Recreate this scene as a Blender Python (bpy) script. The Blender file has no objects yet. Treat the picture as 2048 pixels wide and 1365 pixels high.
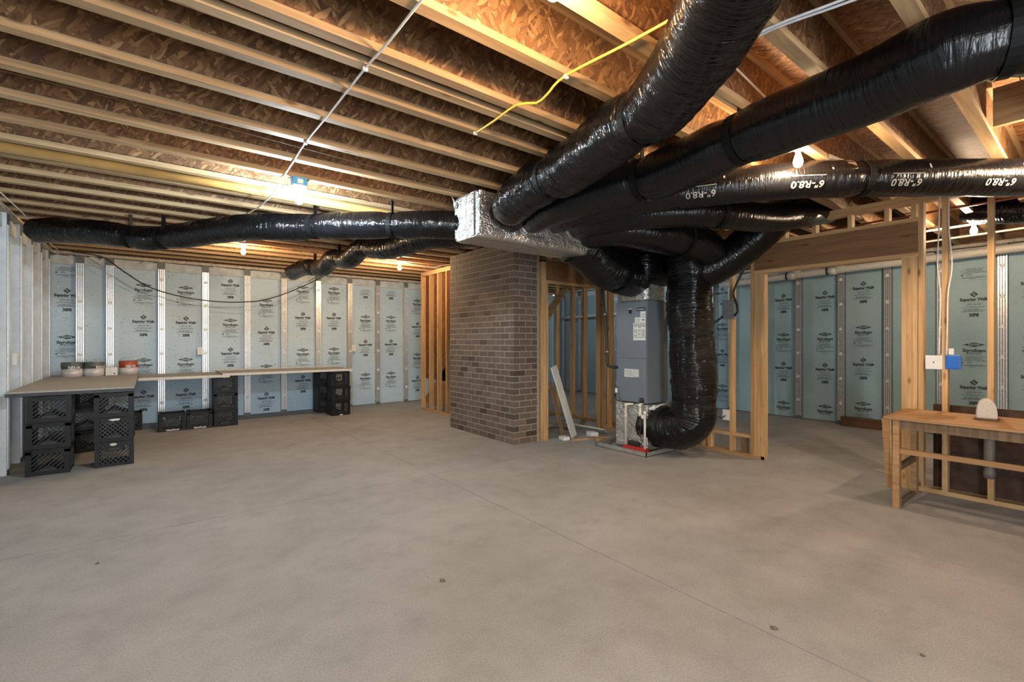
import bpy, bmesh, math, random
from mathutils import Vector, Matrix, noise
S = bpy.context.scene
C = S.collection
R = random.Random(7)

# ------------------------------------------------------------------ camera, world, light, exposure
cam_d = bpy.data.cameras.new('camera'); cam = bpy.data.objects.new('camera', cam_d); C.objects.link(cam)
cam.location = (0, 0, 1.385)
cam.rotation_euler = (math.radians(90), 0, math.radians(-37.95))
cam_d.sensor_width = 36.0; cam_d.lens = 932 / 2048 * 36; cam_d.clip_start = 0.02
cam_d.shift_y = -0.0007
S.camera = cam

w = bpy.data.worlds.new('world'); S.world = w; w.use_nodes = True
w.node_tree.nodes['Background'].inputs[0].default_value = (0.72, 0.83, 1.0, 1)
w.node_tree.nodes['Background'].inputs[1].default_value = 1.0

WARM = (1.0, 0.68, 0.38); WARMD = (1.0, 0.74, 0.48); COOL = (0.74, 0.90, 1.0)
def area(name, loc, rot, sx, sy, power, col):
    l = bpy.data.lights.new(name, 'AREA'); l.shape = 'RECTANGLE'; l.size = sx; l.size_y = sy; l.energy = power; l.color = col
    o = bpy.data.objects.new(name, l); C.objects.link(o); o.location = loc; o.rotation_euler = rot
    return o
# added area light as daylight fill, at a made-up door opening behind the viewer
area('daylight_fill', (0.1, -2.9, 1.15), (math.radians(90), 0, 0), 1.8, 2.1, 135, (0.88, 0.94, 1.0))
BULBS = dict(blue=(98, COOL), rear=(26, (1.0, .94, .88)), back1=(46, WARM), back2=(62, WARM), mid=(54, WARM), far=(50, WARMD), near=(64, WARM), front=(60, WARMD), alcove=(30, COOL))

S.view_settings.view_transform = 'Standard'
S.view_settings.look = 'None'
S.view_settings.exposure = 0.68
S.view_settings.gamma = 1.0
S.view_settings.use_curve_mapping = False
S.cycles.use_denoising = True
S.cycles.max_bounces = 8
S.cycles.diffuse_bounces = 5
S.cycles.sample_clamp_indirect = 6.0

# ------------------------------------------------------------------ materials
def nmat(name):
    m = bpy.data.materials.new(name); m.use_nodes = True
    nt = m.node_tree
    b = nt.nodes['Principled BSDF']
    return m, nt, b, nt.nodes.new, nt.links.new
def ramp(nt, stops):
    r = nt.nodes.new('ShaderNodeValToRGB')
    while len(r.color_ramp.elements) < len(stops): r.color_ramp.elements.new(0.5)
    for e, (p, c) in zip(r.color_ramp.elements, stops):
        e.position = p; e.color = (*c, 1)
    return r
def objcoord(nt, scale=(1, 1, 1), rot=(0, 0, 0), rand=True, src='Object'):
    tc = nt.nodes.new('ShaderNodeTexCoord'); mp = nt.nodes.new('ShaderNodeMapping')
    mp.inputs['Scale'].default_value = scale; mp.inputs['Rotation'].default_value = rot
    out = tc.outputs[src]
    if rand:
        oi = nt.nodes.new('ShaderNodeObjectInfo'); ad = nt.nodes.new('ShaderNodeVectorMath'); ad.operation = 'ADD'
        mu = nt.nodes.new('ShaderNodeMath'); mu.operation = 'MULTIPLY'; mu.inputs[1].default_value = 37.0
        nt.links.new(oi.outputs['Random'], mu.inputs[0]); nt.links.new(out, ad.inputs[0]); nt.links.new(mu.outputs[0], ad.inputs[1])
        out = ad.outputs[0]
    nt.links.new(out, mp.inputs['Vector'])
    return mp.outputs[0]
def noise_n(nt, vec, scale, detail=4, rough=0.55, dist=0.0):
    n = nt.nodes.new('ShaderNodeTexNoise'); n.inputs['Scale'].default_value = scale; n.inputs['Detail'].default_value = detail
    n.inputs['Roughness'].default_value = rough; n.inputs['Distortion'].default_value = dist
    if vec is not None: nt.links.new(vec, n.inputs['Vector'])
    return n
def mixc(nt, a, b, f, mode='MIX'):
    m = nt.nodes.new('ShaderNodeMix'); m.data_type = 'RGBA'; m.blend_type = mode
    for s, v in ((m.inputs[0], f), (m.inputs[6], a), (m.inputs[7], b)):
        if isinstance(v, (int, float)): s.default_value = v
        elif isinstance(v, tuple): s.default_value = (*v, 1)
        else: nt.links.new(v, s)
    return m.outputs[2]
def bump(nt, b, h, strength, dist=0.01):
    bp = nt.nodes.new('ShaderNodeBump'); bp.inputs['Strength'].default_value = strength; bp.inputs['Distance'].default_value = dist
    nt.links.new(h, bp.inputs['Height']); nt.links.new(bp.outputs[0], b.inputs['Normal'])
def plain(name, col, rough=0.6, metal=0.0, var=0.12, nscale=20, bstr=0.0):
    m, nt, b, N, L = nmat(name)
    v = objcoord(nt)
    n = noise_n(nt, v, nscale)
    lo = tuple(max(0, c * (1 - var)) for c in col); hi = tuple(min(1, c * (1 + var)) for c in col)
    r = ramp(nt, [(0.3, lo), (0.7, hi)]); L(n.outputs[0], r.inputs[0]); L(r.outputs[0], b.inputs['Base Color'])
    b.inputs['Roughness'].default_value = rough; b.inputs['Metallic'].default_value = metal
    if bstr: bump(nt, b, n.outputs[0], bstr)
    return m
def emis(name, col, strength):
    m, nt, b, N, L = nmat(name)
    b.inputs['Base Color'].default_value = (*col, 1); b.inputs['Emission Color'].default_value = (*col, 1)
    b.inputs['Emission Strength'].default_value = strength
    return m

def wood(name, axis, dark=(0.36, 0.205, 0.09), light=(0.66, 0.43, 0.21), knots=True):
    m, nt, b, N, L = nmat(name)
    sc = [28, 28, 28]; sc[axis] = 1.6
    v = objcoord(nt, tuple(sc))
    n = noise_n(nt, v, 1.0, 6, 0.6, 0.6)
    r = ramp(nt, [(0.28, dark), (0.5, tuple((a + c) / 2 for a, c in zip(dark, light))), (0.72, light)])
    L(n.outputs[0], r.inputs[0])
    col = r.outputs[0]
    oi = N('ShaderNodeObjectInfo')
    rr = ramp(nt, [(0.0, (0.78, 0.74, 0.70)), (0.5, (1, 0.97, 0.93)), (1.0, (1.0, 1.0, 1.0))]); L(oi.outputs['Random'], rr.inputs[0])
    col = mixc(nt, col, rr.outputs[0], 1.0, 'MULTIPLY')
    if knots:
        sk = [9, 9, 9]; sk[axis] = 3.2
        vk = objcoord(nt, tuple(sk)); vo = N('ShaderNodeTexVoronoi'); vo.inputs['Scale'].default_value = 1.0; L(vk, vo.inputs['Vector'])
        rk = ramp(nt, [(0.05, (0.25, 0.13, 0.06)), (0.16, (1, 1, 1))]); L(vo.outputs['Distance'], rk.inputs[0])
        col = mixc(nt, col, rk.outputs[0], 0.8, 'MULTIPLY')
    L(col, b.inputs['Base Color']); b.inputs['Roughness'].default_value = 0.7
    bump(nt, b, n.outputs[0], 0.15, 0.004)
    return m
WX, WY, WZ = wood('lumber_x', 0), wood('lumber_y', 1), wood('lumber_z', 2)
WFL = wood('flange_lumber', 0, (0.27, 0.165, 0.08), (0.49, 0.335, 0.18))
WHD = wood('header_lumber', 1, (0.15, 0.072, 0.028), (0.26, 0.135, 0.055))
WBEN = wood('bench_lumber', 1, (0.24, 0.12, 0.05), (0.46, 0.27, 0.12), False)
WDK = wood('dark_lumber_z', 2, (0.10, 0.06, 0.03), (0.22, 0.14, 0.08), False)

def osb(name, plane, tint=(1, 1, 1), rough=0.65):
    m, nt, b, N, L = nmat(name)
    col = None; hgt = None
    for i, (ang, off) in enumerate([(0.35, 0.0), (1.25, 3.1), (2.3, 7.7), (0.95, 12.3)]):
        tc = objcoord(nt, (1, 1, 1), (0, 0, 0))
        dn = noise_n(nt, tc, 9.0, 2); dm = N('ShaderNodeVectorMath'); dm.operation = 'MULTIPLY_ADD'; dm.inputs[1].default_value = (.05, .05, .05)
        L(dn.outputs['Color'], dm.inputs[0]); L(tc, dm.inputs[2]); tc = dm.outputs[0]
        mp = N('ShaderNodeMapping'); mp.vector_type = 'POINT'
        rot = [0, 0, 0]; rot[plane] = ang
        mp.inputs['Rotation'].default_value = rot; mp.inputs['Location'].default_value = (off, off, off)
        L(tc, mp.inputs['Vector'])
        m2 = N('ShaderNodeMapping')
        sc = [1.5, 1.5, 1.5]
        ax = [a for a in range(3) if a != plane]
        sc[ax[0]] = 13.0; sc[ax[1]] = 58.0
        m2.inputs['Scale'].default_value = sc; L(mp.outputs[0], m2.inputs['Vector'])
        vo = N('ShaderNodeTexVoronoi'); vo.inputs['Scale'].default_value = 1.0; vo.inputs['Randomness'].default_value = 1.0
        L(m2.outputs[0], vo.inputs['Vector'])
        sep = N('ShaderNodeSeparateColor'); L(vo.outputs['Color'], sep.inputs[0])
        r = ramp(nt, [(0.0, (0.10, 0.045, 0.018)), (0.4, (0.175, 0.084, 0.033)), (0.8, (0.24, 0.125, 0.052)), (1.0, (0.40, 0.235, 0.11))])
        L(sep.outputs[0], r.inputs[0])
        if col is None: col, hgt = r.outputs[0], sep.outputs[0]
        else:
            st = N('ShaderNodeMath'); st.operation = 'GREATER_THAN'; st.inputs[1].default_value = 0.55
            L(sep.outputs[1], st.inputs[0])
            col = mixc(nt, col, r.outputs[0], st.outputs[0])
            hm = N('ShaderNodeMix'); L(st.outputs[0], hm.inputs[0]); L(hgt, hm.inputs[2]); L(sep.outputs[0], hm.inputs[3]); hgt = hm.outputs[0]
    big = noise_n(nt, objcoord(nt), 2.2, 3)
    rb = ramp(nt, [(0.3, (0.72, 0.68, 0.64)), (0.7, (1.05, 1.0, 0.96))]); L(big.outputs[0], rb.inputs[0])
    col = mixc(nt, col, rb.outputs[0], 1.0, 'MULTIPLY')
    col = mixc(nt, col, tint, 1.0, 'MULTIPLY')
    L(col, b.inputs['Base Color']); b.inputs['Roughness'].default_value = rough
    bump(nt, b, hgt, 0.25, 0.004)
    return m
OSBW = osb('osb_web', 1); OSBP = osb('osb_subfloor', 2, (1.35, 1.25, 1.15)); OSBS = osb('osb_sheathing', 0, (0.62, 0.5, 0.42))
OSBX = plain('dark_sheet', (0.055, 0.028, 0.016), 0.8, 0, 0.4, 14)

def concrete():
    m, nt, b, N, L = nmat('concrete_floor')
    v = objcoord(nt, rand=False)
    a = noise_n(nt, v, 0.7, 6, 0.6); c = noise_n(nt, v, 4.0, 8, 0.65); f = noise_n(nt, v, 120.0, 3, 0.7)
    ra = ramp(nt, [(0.3, (0.295, 0.288, 0.279)), (0.5, (0.348, 0.341, 0.331)), (0.72, (0.405, 0.397, 0.387))]); L(a.outputs[0], ra.inputs[0])
    rc = ramp(nt, [(0.25, (0.76, 0.75, 0.73)), (0.5, (0.98, 0.97, 0.96)), (0.8, (1.10, 1.09, 1.08))]); L(c.outputs[0], rc.inputs[0])
    rf = ramp(nt, [(0.3, (0.72, 0.71, 0.70)), (0.55, (1, 1, 1)), (0.8, (1.1, 1.1, 1.1))]); L(f.outputs[0], rf.inputs[0])
    col = mixc(nt, ra.outputs[0], rc.outputs[0], 0.8, 'MULTIPLY'); col = mixc(nt, col, rf.outputs[0], 0.9, 'MULTIPLY')
    vo = N('ShaderNodeTexVoronoi'); vo.inputs['Scale'].default_value = 7.0; L(v, vo.inputs['Vector'])
    rs = ramp(nt, [(0.018, (0.3, 0.28, 0.26)), (0.04, (1, 1, 1))]); L(vo.outputs['Distance'], rs.inputs[0])
    col = mixc(nt, col, rs.outputs[0], 0.6, 'MULTIPLY')
    L(col, b.inputs['Base Color']); b.inputs['Roughness'].default_value = 0.78
    bump(nt, b, c.outputs[0], 0.12, 0.01)
    return m
CONC = concrete()

def foam(name, lo, hi):
    m, nt, b, N, L = nmat(name)
    v = objcoord(nt)
    a = noise_n(nt, v, 1.6, 4); f = noise_n(nt, v, 90, 2)
    r = ramp(nt, [(0.3, lo), (0.7, hi)]); L(a.outputs[0], r.inputs[0])
    rf = ramp(nt, [(0.3, (0.86, 0.86, 0.86)), (0.7, (1.05, 1.05, 1.05))]); L(f.outputs[0], rf.inputs[0])
    col = mixc(nt, r.outputs[0], rf.outputs[0], 1.0, 'MULTIPLY')
    # splashes of mud on the lower part of the sheets: gets denser towards the slab
    vo = N('ShaderNodeTexVoronoi'); vo.inputs['Scale'].default_value = 34.0; L(v, vo.inputs['Vector'])
    sep = N('ShaderNodeSeparateColor'); L(vo.outputs['Color'], sep.inputs[0])
    th = N('ShaderNodeMath'); th.operation = 'GREATER_THAN'; th.inputs[1].default_value = 0.90; L(sep.outputs[0], th.inputs[0])
    ds = N('ShaderNodeMath'); ds.operation = 'LESS_THAN'; ds.inputs[1].default_value = 0.22; L(vo.outputs['Distance'], ds.inputs[0])
    ml = N('ShaderNodeMath'); ml.operation = 'MULTIPLY'; L(th.outputs[0], ml.inputs[0]); L(ds.outputs[0], ml.inputs[1])
    col = mixc(nt, col, (0.09, 0.09, 0.085), ml.outputs[0])
    L(col, b.inputs['Base Color']); b.inputs['Roughness'].default_value = 0.55
    return m
FOAM = foam('blue_foam', (0.44, 0.58, 0.68), (0.52, 0.66, 0.75))
FOAMR = foam('green_foam', (0.31, 0.46, 0.50), (0.39, 0.55, 0.585))
BEAM = plain('bond_beam_concrete', (0.52, 0.56, 0.56), 0.8, 0, 0.2, 9, 0.3)
STUDC = plain('stud_core', (0.55, 0.58, 0.61), 0.7, 0, 0.12, 6)
STUD_SHADE = plain('stud_core_shaded', (0.19, 0.21, 0.25), 0.7, 0, 0.15, 6)  # stud core darkened, putting side shade into the colour
GALV = plain('galvanised', (0.78, 0.78, 0.77), 0.38, 0.75, 0.12, 30)
GROOVE = plain('stud_groove', (0.16, 0.165, 0.17), 0.6, 0.3, 0.2, 30)
CLIP = plain('white_clip', (0.80, 0.79, 0.75), 0.5)
INK = plain('print_ink', (0.045, 0.055, 0.06), 0.6, 0, 0.3, 60)
INKL = plain('print_ink_thin', (0.11, 0.14, 0.16), 0.6, 0, 0.3, 60)
SPRAY = plain('sill_spray_foam', (0.50, 0.44, 0.36), 0.9, 0, 0.3, 14, 0.5)

def bricks_m():
    m, nt, b, N, L = nmat('brown_brick')
    oi = N('ShaderNodeObjectInfo')
    r = ramp(nt, [(0.0, (0.05, 0.038, 0.031)), (0.08, (0.095, 0.071, 0.056)), (0.25, (0.125, 0.093, 0.072)), (0.7, (0.145, 0.108, 0.085)), (1.0, (0.172, 0.13, 0.105))])
    L(oi.outputs['Random'], r.inputs[0])
    n = noise_n(nt, objcoord(nt), 45, 5, 0.7)
    rn = ramp(nt, [(0.25, (0.62, 0.6, 0.58)), (0.75, (1.25, 1.22, 1.2))]); L(n.outputs[0], rn.inputs[0])
    L(mixc(nt, r.outputs[0], rn.outputs[0], 1.0, 'MULTIPLY'), b.inputs['Base Color'])
    b.inputs['Roughness'].default_value = 0.9; bump(nt, b, n.outputs[0], 0.4, 0.006)
    return m
BRICK = bricks_m()
MORTAR = plain('mortar', (0.31, 0.265, 0.22), 0.95, 0, 0.2, 40, 0.4)

def plastic_film(name, col, rough, bs=1.0):
    m, nt, b, N, L = nmat(name)
    b.inputs['Base Color'].default_value = (*col, 1); b.inputs['Roughness'].default_value = rough
    b.inputs['Specular IOR Level'].default_value = 0.38
    uv = N('ShaderNodeTexCoord'); mp = N('ShaderNodeMapping'); mp.inputs['Scale'].default_value = (3.0, 38.0, 1.0); L(uv.outputs['UV'], mp.inputs['Vector'])
    n1 = noise_n(nt, mp.outputs[0], 1.0, 3, 0.55, 1.2)
    m2 = N('ShaderNodeMapping'); m2.inputs['Scale'].default_value = (9.0, 9.0, 1.0); m2.inputs['Rotation'].default_value = (0, 0, 0.6); L(uv.outputs['UV'], m2.inputs['Vector'])
    n2 = noise_n(nt, m2.outputs[0], 1.0, 3, 0.6, 1.5)
    ad = N('ShaderNodeMath'); ad.operation = 'ADD'; ad.operation = 'MULTIPLY_ADD'; ad.inputs[1].default_value = 0.45
    L(n2.outputs[0], ad.inputs[0]); L(n1.outputs[0], ad.inputs[2])
    bump(nt, b, ad.outputs[0], bs, 0.02)
    return m
FILM = plastic_film('black_duct_film', (0.004, 0.004, 0.005), 0.13, 0.85)
FILMS = plastic_film('black_duct_film_smooth', (0.004, 0.004, 0.005), 0.24, 0.45)
STRAP = plain('black_strap', (0.005, 0.005, 0.005), 0.6)
STRAP.node_tree.nodes['Principled BSDF'].inputs['Specular IOR Level'].default_value = 0.15
PRINTW = plain('white_duct_print', (0.30, 0.30, 0.29), 0.5)
def foil(name, bs, sc):
    m, nt, b, N, L = nmat(name)
    v = objcoord(nt)
    n1 = noise_n(nt, v, sc, 4, 0.6, 0.8); n2 = noise_n(nt, v, 70, 2, 0.5)
    ad = N('ShaderNodeMath'); ad.operation = 'MULTIPLY_ADD'; ad.inputs[1].default_value = 0.25
    L(n2.outputs[0], ad.inputs[0]); L(n1.outputs[0], ad.inputs[2])
    b.inputs['Base Color'].default_value = (0.62, 0.62, 0.61, 1); b.inputs['Metallic'].default_value = 0.9; b.inputs['Roughness'].default_value = 0.26
    bump(nt, b, ad.outputs[0], bs, 0.035)
    return m
FOIL = foil('foil_wrap', 1.0, 6); FOILC = foil('foil_crumpled', 0.9, 11)
CABG = plain('cabinet_grey', (0.165, 0.19, 0.215), 0.42, 0.1, 0.06, 4)
CABD = plain('cabinet_panel_grey', (0.16, 0.185, 0.21), 0.42, 0.1, 0.06, 4)
WHITE = plain('white_plastic', (0.72, 0.71, 0.68), 0.45, 0, 0.05)
CREAM = plain('cream_board', (0.60, 0.585, 0.54), 0.6, 0, 0.08)
PVC = plain('pvc_white', (0.62, 0.59, 0.53), 0.4, 0, 0.06)
RED = plain('red_plastic', (0.42, 0.025, 0.022), 0.4)
BLK = plain('black_rubber', (0.014, 0.014, 0.014), 0.5)
CRATE = plain('black_crate_plastic', (0.0085, 0.009, 0.0095), 0.5, 0, 0.4, 12)
CRATE_LIT = plain('crate_plastic_highlit', (0.045, 0.047, 0.05), 0.45, 0, 0.3, 12)  # same crate plastic, lightened to put edge highlights into the lattice
for _m in (CRATE, CRATE_LIT): _m.node_tree.nodes['Principled BSDF'].inputs['Specular IOR Level'].default_value = 0.3
BLUE = plain('blue_plastic', (0.02, 0.13, 0.50), 0.35)
BLUEL = plain('light_blue_plastic', (0.03, 0.30, 0.62), 0.35)
YEL = plain('yellow_jacket', (0.72, 0.50, 0.06), 0.45)
YPIPE = plain('yellow_pipe', (0.50, 0.29, 0.09), 0.5, 0, 0.15, 6)
GCAB = plain('grey_cable', (0.48, 0.49, 0.50), 0.5)
WCAB = plain('white_cable', (0.66, 0.64, 0.60), 0.5)
ZINC = plain('zinc_pan', (0.42, 0.41, 0.38), 0.45, 0.6, 0.15, 10)
GBOX = plain('grey_box', (0.20, 0.205, 0.20), 0.5)
TOPM = plain('worktop_grey', (0.36, 0.345, 0.31), 0.7, 0, 0.12, 60)
TOPE = plain('worktop_edge', (0.045, 0.048, 0.055), 0.6, 0, 0.3, 20)
PAPER = plain('label_paper', (0.66, 0.66, 0.63), 0.6, 0, 0.05)
LABK = plain('label_black', (0.03, 0.032, 0.035), 0.5)
CANG = plain('can_label_green', (0.085, 0.105, 0.10), 0.4)
CANW = plain('can_white', (0.62, 0.60, 0.62), 0.35, 0.1)
CANR = plain('can_label_red', (0.42, 0.065, 0.025), 0.4)
STEEL = plain('steel', (0.5, 0.5, 0.5), 0.3, 0.9)
CLOTH = plain('white_cover', (0.50, 0.455, 0.40), 0.8, 0, 0.06, 40, 0.2)
BRN = plain('brown_cardboard', (0.13, 0.065, 0.03), 0.8)
TAPE = plain('tan_tape', (0.38, 0.24, 0.11), 0.6)
LEAF = plain('dry_leaf', (0.14, 0.11, 0.085), 0.9)
COPPER = plain('copper_red', (0.30, 0.085, 0.04), 0.4, 0.2)

# ------------------------------------------------------------------ mesh helpers
class MB:
    def __init__(s): s.v = []; s.f = []; s.m = []; s.uv = []
    def add(s, vs, fs, m=0, uvs=None):
        o = len(s.v); s.v += [Vector(p) for p in vs]
        for k, f in enumerate(fs):
            s.f.append([i + o for i in f]); s.m.append(m); s.uv.append(uvs[k] if uvs else None)
        return s
    def box(s, x0, x1, y0, y1, z0, z1, m=0):
        vs = [(x, y, z) for z in (z0, z1) for y in (y0, y1) for x in (x0, x1)]
        return s.add(vs, [(0, 2, 3, 1), (4, 5, 7, 6), (0, 1, 5, 4), (2, 6, 7, 3), (0, 4, 6, 2), (1, 3, 7, 5)], m)
    def bar(s, p0, p1, wd, ht, m=0, up=(0, 0, 1)):
        p0, p1 = Vector(p0), Vector(p1); t = (p1 - p0).normalized(); u = Vector(up)
        if abs(t.dot(u)) > 0.98: u = Vector((0, 1, 0))
        a = t.cross(u).normalized(); b = a.cross(t).normalized(); a *= wd / 2; b *= ht / 2
        vs = [p + i * a + j * b for p in (p0, p1) for i, j in ((-1, -1), (1, -1), (1, 1), (-1, 1))]
        return s.add(vs, [(3, 2, 1, 0), (4, 5, 6, 7), (0, 1, 5, 4), (1, 2, 6, 5), (2, 3, 7, 6), (3, 0, 4, 7)], m)
    def prism(s, poly, d, m=0):
        """poly: 3D points of a planar outline, d: extrusion vector"""
        n = len(poly); d = Vector(d); vs = [Vector(p) for p in poly] + [Vector(p) + d for p in poly]
        return s.add(vs, [list(range(n))[::-1], list(range(n, 2 * n))] + [(i, (i + 1) % n, n + (i + 1) % n, n + i) for i in range(n)], m)
    def lathe(s, prof, c, n=20, m=0, axis='z'):
        vs = []; c = Vector(c)
        for r, h in prof:
            for i in range(n):
                a = 2 * math.pi * i / n; x, y = r * math.cos(a), r * math.sin(a)
                vs.append(c + Vector({'z': (x, y, h), 'x': (h, x, y), 'y': (x, h, y)}[axis]))
        fs = [(j * n + i, j * n + (i + 1) % n, (j + 1) * n + (i + 1) % n, (j + 1) * n + i) for j in range(len(prof) - 1) for i in range(n)]
        fs += [list(range(n))[::-1], [(len(prof) - 1) * n + i for i in range(n)]]
        return s.add(vs, fs, m)
    def tube(s, pts, r, n=8, m=0, caps=True):
        fr = frames(pts)
        vs = []; fs = []; uvs = []
        for k, (p, t, a, b, l) in enumerate(fr):
            for i in range(n):
                th = 2 * math.pi * i / n
                rr = r(l, th) if callable(r) else r
                vs.append(p + (a * math.cos(th) + b * math.sin(th)) * rr)
        for k in range(len(fr) - 1):
            for i in range(n):
                j = (i + 1) % n
                fs.append((k * n + i, k * n + j, (k + 1) * n + j, (k + 1) * n + i))
                u0, u1 = i / n, (i + 1) / n; l0, l1 = fr[k][4], fr[k + 1][4]
                uvs.append(((u0, l0), (u1, l0), (u1, l1), (u0, l1)))
        if caps:
            fs += [list(range(n))[::-1], [(len(fr) - 1) * n + i for i in range(n)]]; uvs += [None, None]
        return s.add(vs, fs, m, uvs)
    def mesh(s, name, mats, smooth=False):
        me = bpy.data.meshes.new(name); me.from_pydata([tuple(p) for p in s.v], [], s.f)
        for mt in (mats if isinstance(mats, (list, tuple)) else [mats]): me.materials.append(mt)
        me.polygons.foreach_set('material_index', s.m)
        if smooth: me.polygons.foreach_set('use_smooth', [True] * len(s.f))
        if any(s.uv):
            ul = me.uv_layers.new(name='uv'); d = [0.0] * (2 * len(me.loops)); k = 0
            for f, u in zip(s.f, s.uv):
                for q in range(len(f)):
                    if u: d[2 * k], d[2 * k + 1] = u[q]
                    k += 1
            ul.data.foreach_set('uv', d)
        me.update()
        return me
    def build(s, name, mats, parent=None, smooth=False, bevel=0.0, seg=2):
        if parent is not None:
            o = wloc(parent)
            for p in s.v: p -= o
        me = s.mesh(name, mats, smooth)
        ob = bpy.data.objects.new(name, me); C.objects.link(ob)
        if parent is not None: ob.parent = parent
        if bevel:
            bm = bmesh.new(); bm.from_mesh(me)
            bmesh.ops.bevel(bm, geom=[e for e in bm.edges if len(e.link_faces) == 2 and e.calc_face_angle(0) > 0.5], offset=bevel, segments=seg, affect='EDGES', profile=0.6)
            bm.to_mesh(me); bm.free()
        return ob
def wloc(o):
    v = Vector((0, 0, 0))
    while o is not None: v = v + o.location; o = o.parent
    return v
def spline(pts, step=0.05):
    P = [Vector(p) for p in pts]; P = [2 * P[0] - P[1]] + P + [2 * P[-1] - P[-2]]
    out = []
    for i in range(1, len(P) - 2):
        a, b, c, d = P[i - 1:i + 3]; n = max(1, int((c - b).length / step))
        for k in range(n):
            t = k / n
            out.append(0.5 * ((2 * b) + (c - a) * t + (2 * a - 5 * b + 4 * c - d) * t * t + (3 * b - a - 3 * c + d) * t ** 3))
    out.append(P[-2]); return out
def frames(pts):
    pts = [Vector(p) for p in pts]; out = []; l = 0.0; pa = None
    for k, p in enumerate(pts):
        t = (pts[min(k + 1, len(pts) - 1)] - pts[max(k - 1, 0)]).normalized()
        if pa is None:
            u = Vector((0, 0, 1)) if abs(t.z) < 0.9 else Vector((0, 1, 0))
            a = t.cross(u).normalized()
        else: a = (pa - t * pa.dot(t)).normalized()
        b = t.cross(a).normalized(); pa = a
        if k: l += (p - pts[k - 1]).length
        out.append((p, t, a, b, l))
    return out
def setp(o, label=None, cat=None, group=None, kind=None):
    if label: o['label'] = label
    if cat: o['category'] = cat
    if group: o['group'] = group
    if kind: o['kind'] = kind
    return o
def thing(name, label, cat, loc=(0, 0, 0), group=None):
    o = bpy.data.objects.new(name, None); C.objects.link(o); o.location = loc; o.empty_display_size = 0.1
    return setp(o, label, cat, group)
def inst(me, name, loc=(0, 0, 0), parent=None, rz=0.0):
    o = bpy.data.objects.new(name, me); C.objects.link(o); o.location = loc; o.rotation_euler = (0, 0, rz)
    if parent is not None: o.parent = parent
    return o
def copy_tree(o, parent=None):
    c = o.copy(); C.objects.link(c)
    if parent is not None: c.parent = parent
    for ch in list(o.children): copy_tree(ch, c)
    return c
_tc = {}
def text_geo(txt, size, bold=0.0, ext=0.0004, shear=0.0):
    key = (txt, size, bold, ext, shear)
    if key not in _tc:
        cu = bpy.data.curves.new('txt', 'FONT'); cu.body = txt; cu.size = size; cu.align_x = 'CENTER'; cu.align_y = 'CENTER'
        cu.extrude = ext; cu.offset = bold; cu.shear = shear; cu.resolution_u = 3
        ob = bpy.data.objects.new('txt', cu); C.objects.link(ob)
        dg = bpy.context.evaluated_depsgraph_get(); me = bpy.data.meshes.new_from_object(ob.evaluated_get(dg))
        _tc[key] = ([tuple(v.co) for v in me.vertices], [tuple(p.vertices) for p in me.polygons])
        bpy.data.objects.remove(ob); bpy.data.curves.remove(cu); bpy.data.meshes.remove(me)
    return _tc[key]
def add_text(mb, txt, size, fn, m=0, bold=0.0, width=None, shear=0.0):
    v, f = text_geo(txt, size, bold, 0.0004, shear)
    k = 1.0
    if width:
        xs = [p[0] for p in v]; k = width / (max(xs) - min(xs))
    mb.add([fn(p[0] * k, p[1], p[2]) for p in v], f, m)

# ------------------------------------------------------------------ setting: floor
ZC = 2.735            # underside of the joists
XL, YB, XR, YF = -1.14, 9.72, 9.05, -3.0
JX, JY = 2.31, 4.29   # control joints cut in the slab
floor = MB().box(XL - .4, XR + .4, YF - .3, YB + .4, -0.20, -0.012).build('floor', CONC); setp(floor, kind='structure')
gx = sorted([XL - .4, JX, XR + .4]); gy = sorted([YF - .3, JY, YB + .4])
for i in range(2):
    for j in range(2):
        g = 0.003
        MB().box(gx[i] + (g if i else 0), gx[i + 1] - (0 if i else g), gy[j] + (g if j else 0), gy[j + 1] - (0 if j else g), -0.012, 0.0).build('slab', CONC, floor)

# ------------------------------------------------------------------ setting: ceiling of I-joists under OSB
ceiling = MB().box(XL - .4, XR + .4, YF - .3, YB + .4, ZC + .38, ZC + .42).build('ceiling', OSBP); setp(ceiling, kind='structure')
py = YF - .3; r_ = 0
while py < YB + .4:
    px = XL - .4 - (1.22 if r_ % 2 else 0)
    while px < XR + .4:
        a, b = max(px, XL - .4), min(px + 2.44, XR + .4)
        if b - a > .05: MB().box(a + .002, b - .002, py + .002, min(py + 1.216, YB + .4), ZC + .356, ZC + .38).build('subfloor_panel', OSBP, ceiling)
        px += 2.44
    py += 1.22; r_ += 1
X0, X1 = XL - .05, XR + .05
web_me = MB().box(X0, X1, -.005, .005, .036, .32).mesh('joist', OSBW)
fl_me = MB().box(X0, X1, -.0315, .0315, -.019, .019).mesh('flange', WFL)
JS = [2.57 + .4065 * k - .0315 for k in range(-14, 19)]
JS = [y for y in JS if YF < y < YB - .05] + [2.296 - .0315]
for y in JS:
    j = inst(web_me, 'joist', (0, y, ZC), ceiling)
    inst(fl_me, 'flange', (0, 0, .019), j); inst(fl_me, 'flange', (0, 0, .337), j)
for (x, y0, y1) in [(4.38, .07, .47), (2.6, -.35, .05)]:
    MB().box(x - .02, x + .02, y0, y1, ZC + .05, ZC + .30).build('blocking', WY, ceiling)

RZ0, RZ1 = ZC, ZC + .356
for nm, (a, b, c, d) in (('rim_board', (XL - .2, XR + .2, YB + .02, YB + .06)), ('rim_board', (XL - .2, XR + .2, YF - .06, YF - .02)),
                         ('rim_board', (XL - .12, XL - .08, YF, YB)), ('rim_board', (XR + .08, XR + .12, YF, YB))):
    MB().box(a, b, c, d, RZ0, RZ1).build(nm, OSBW, ceiling)
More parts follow.
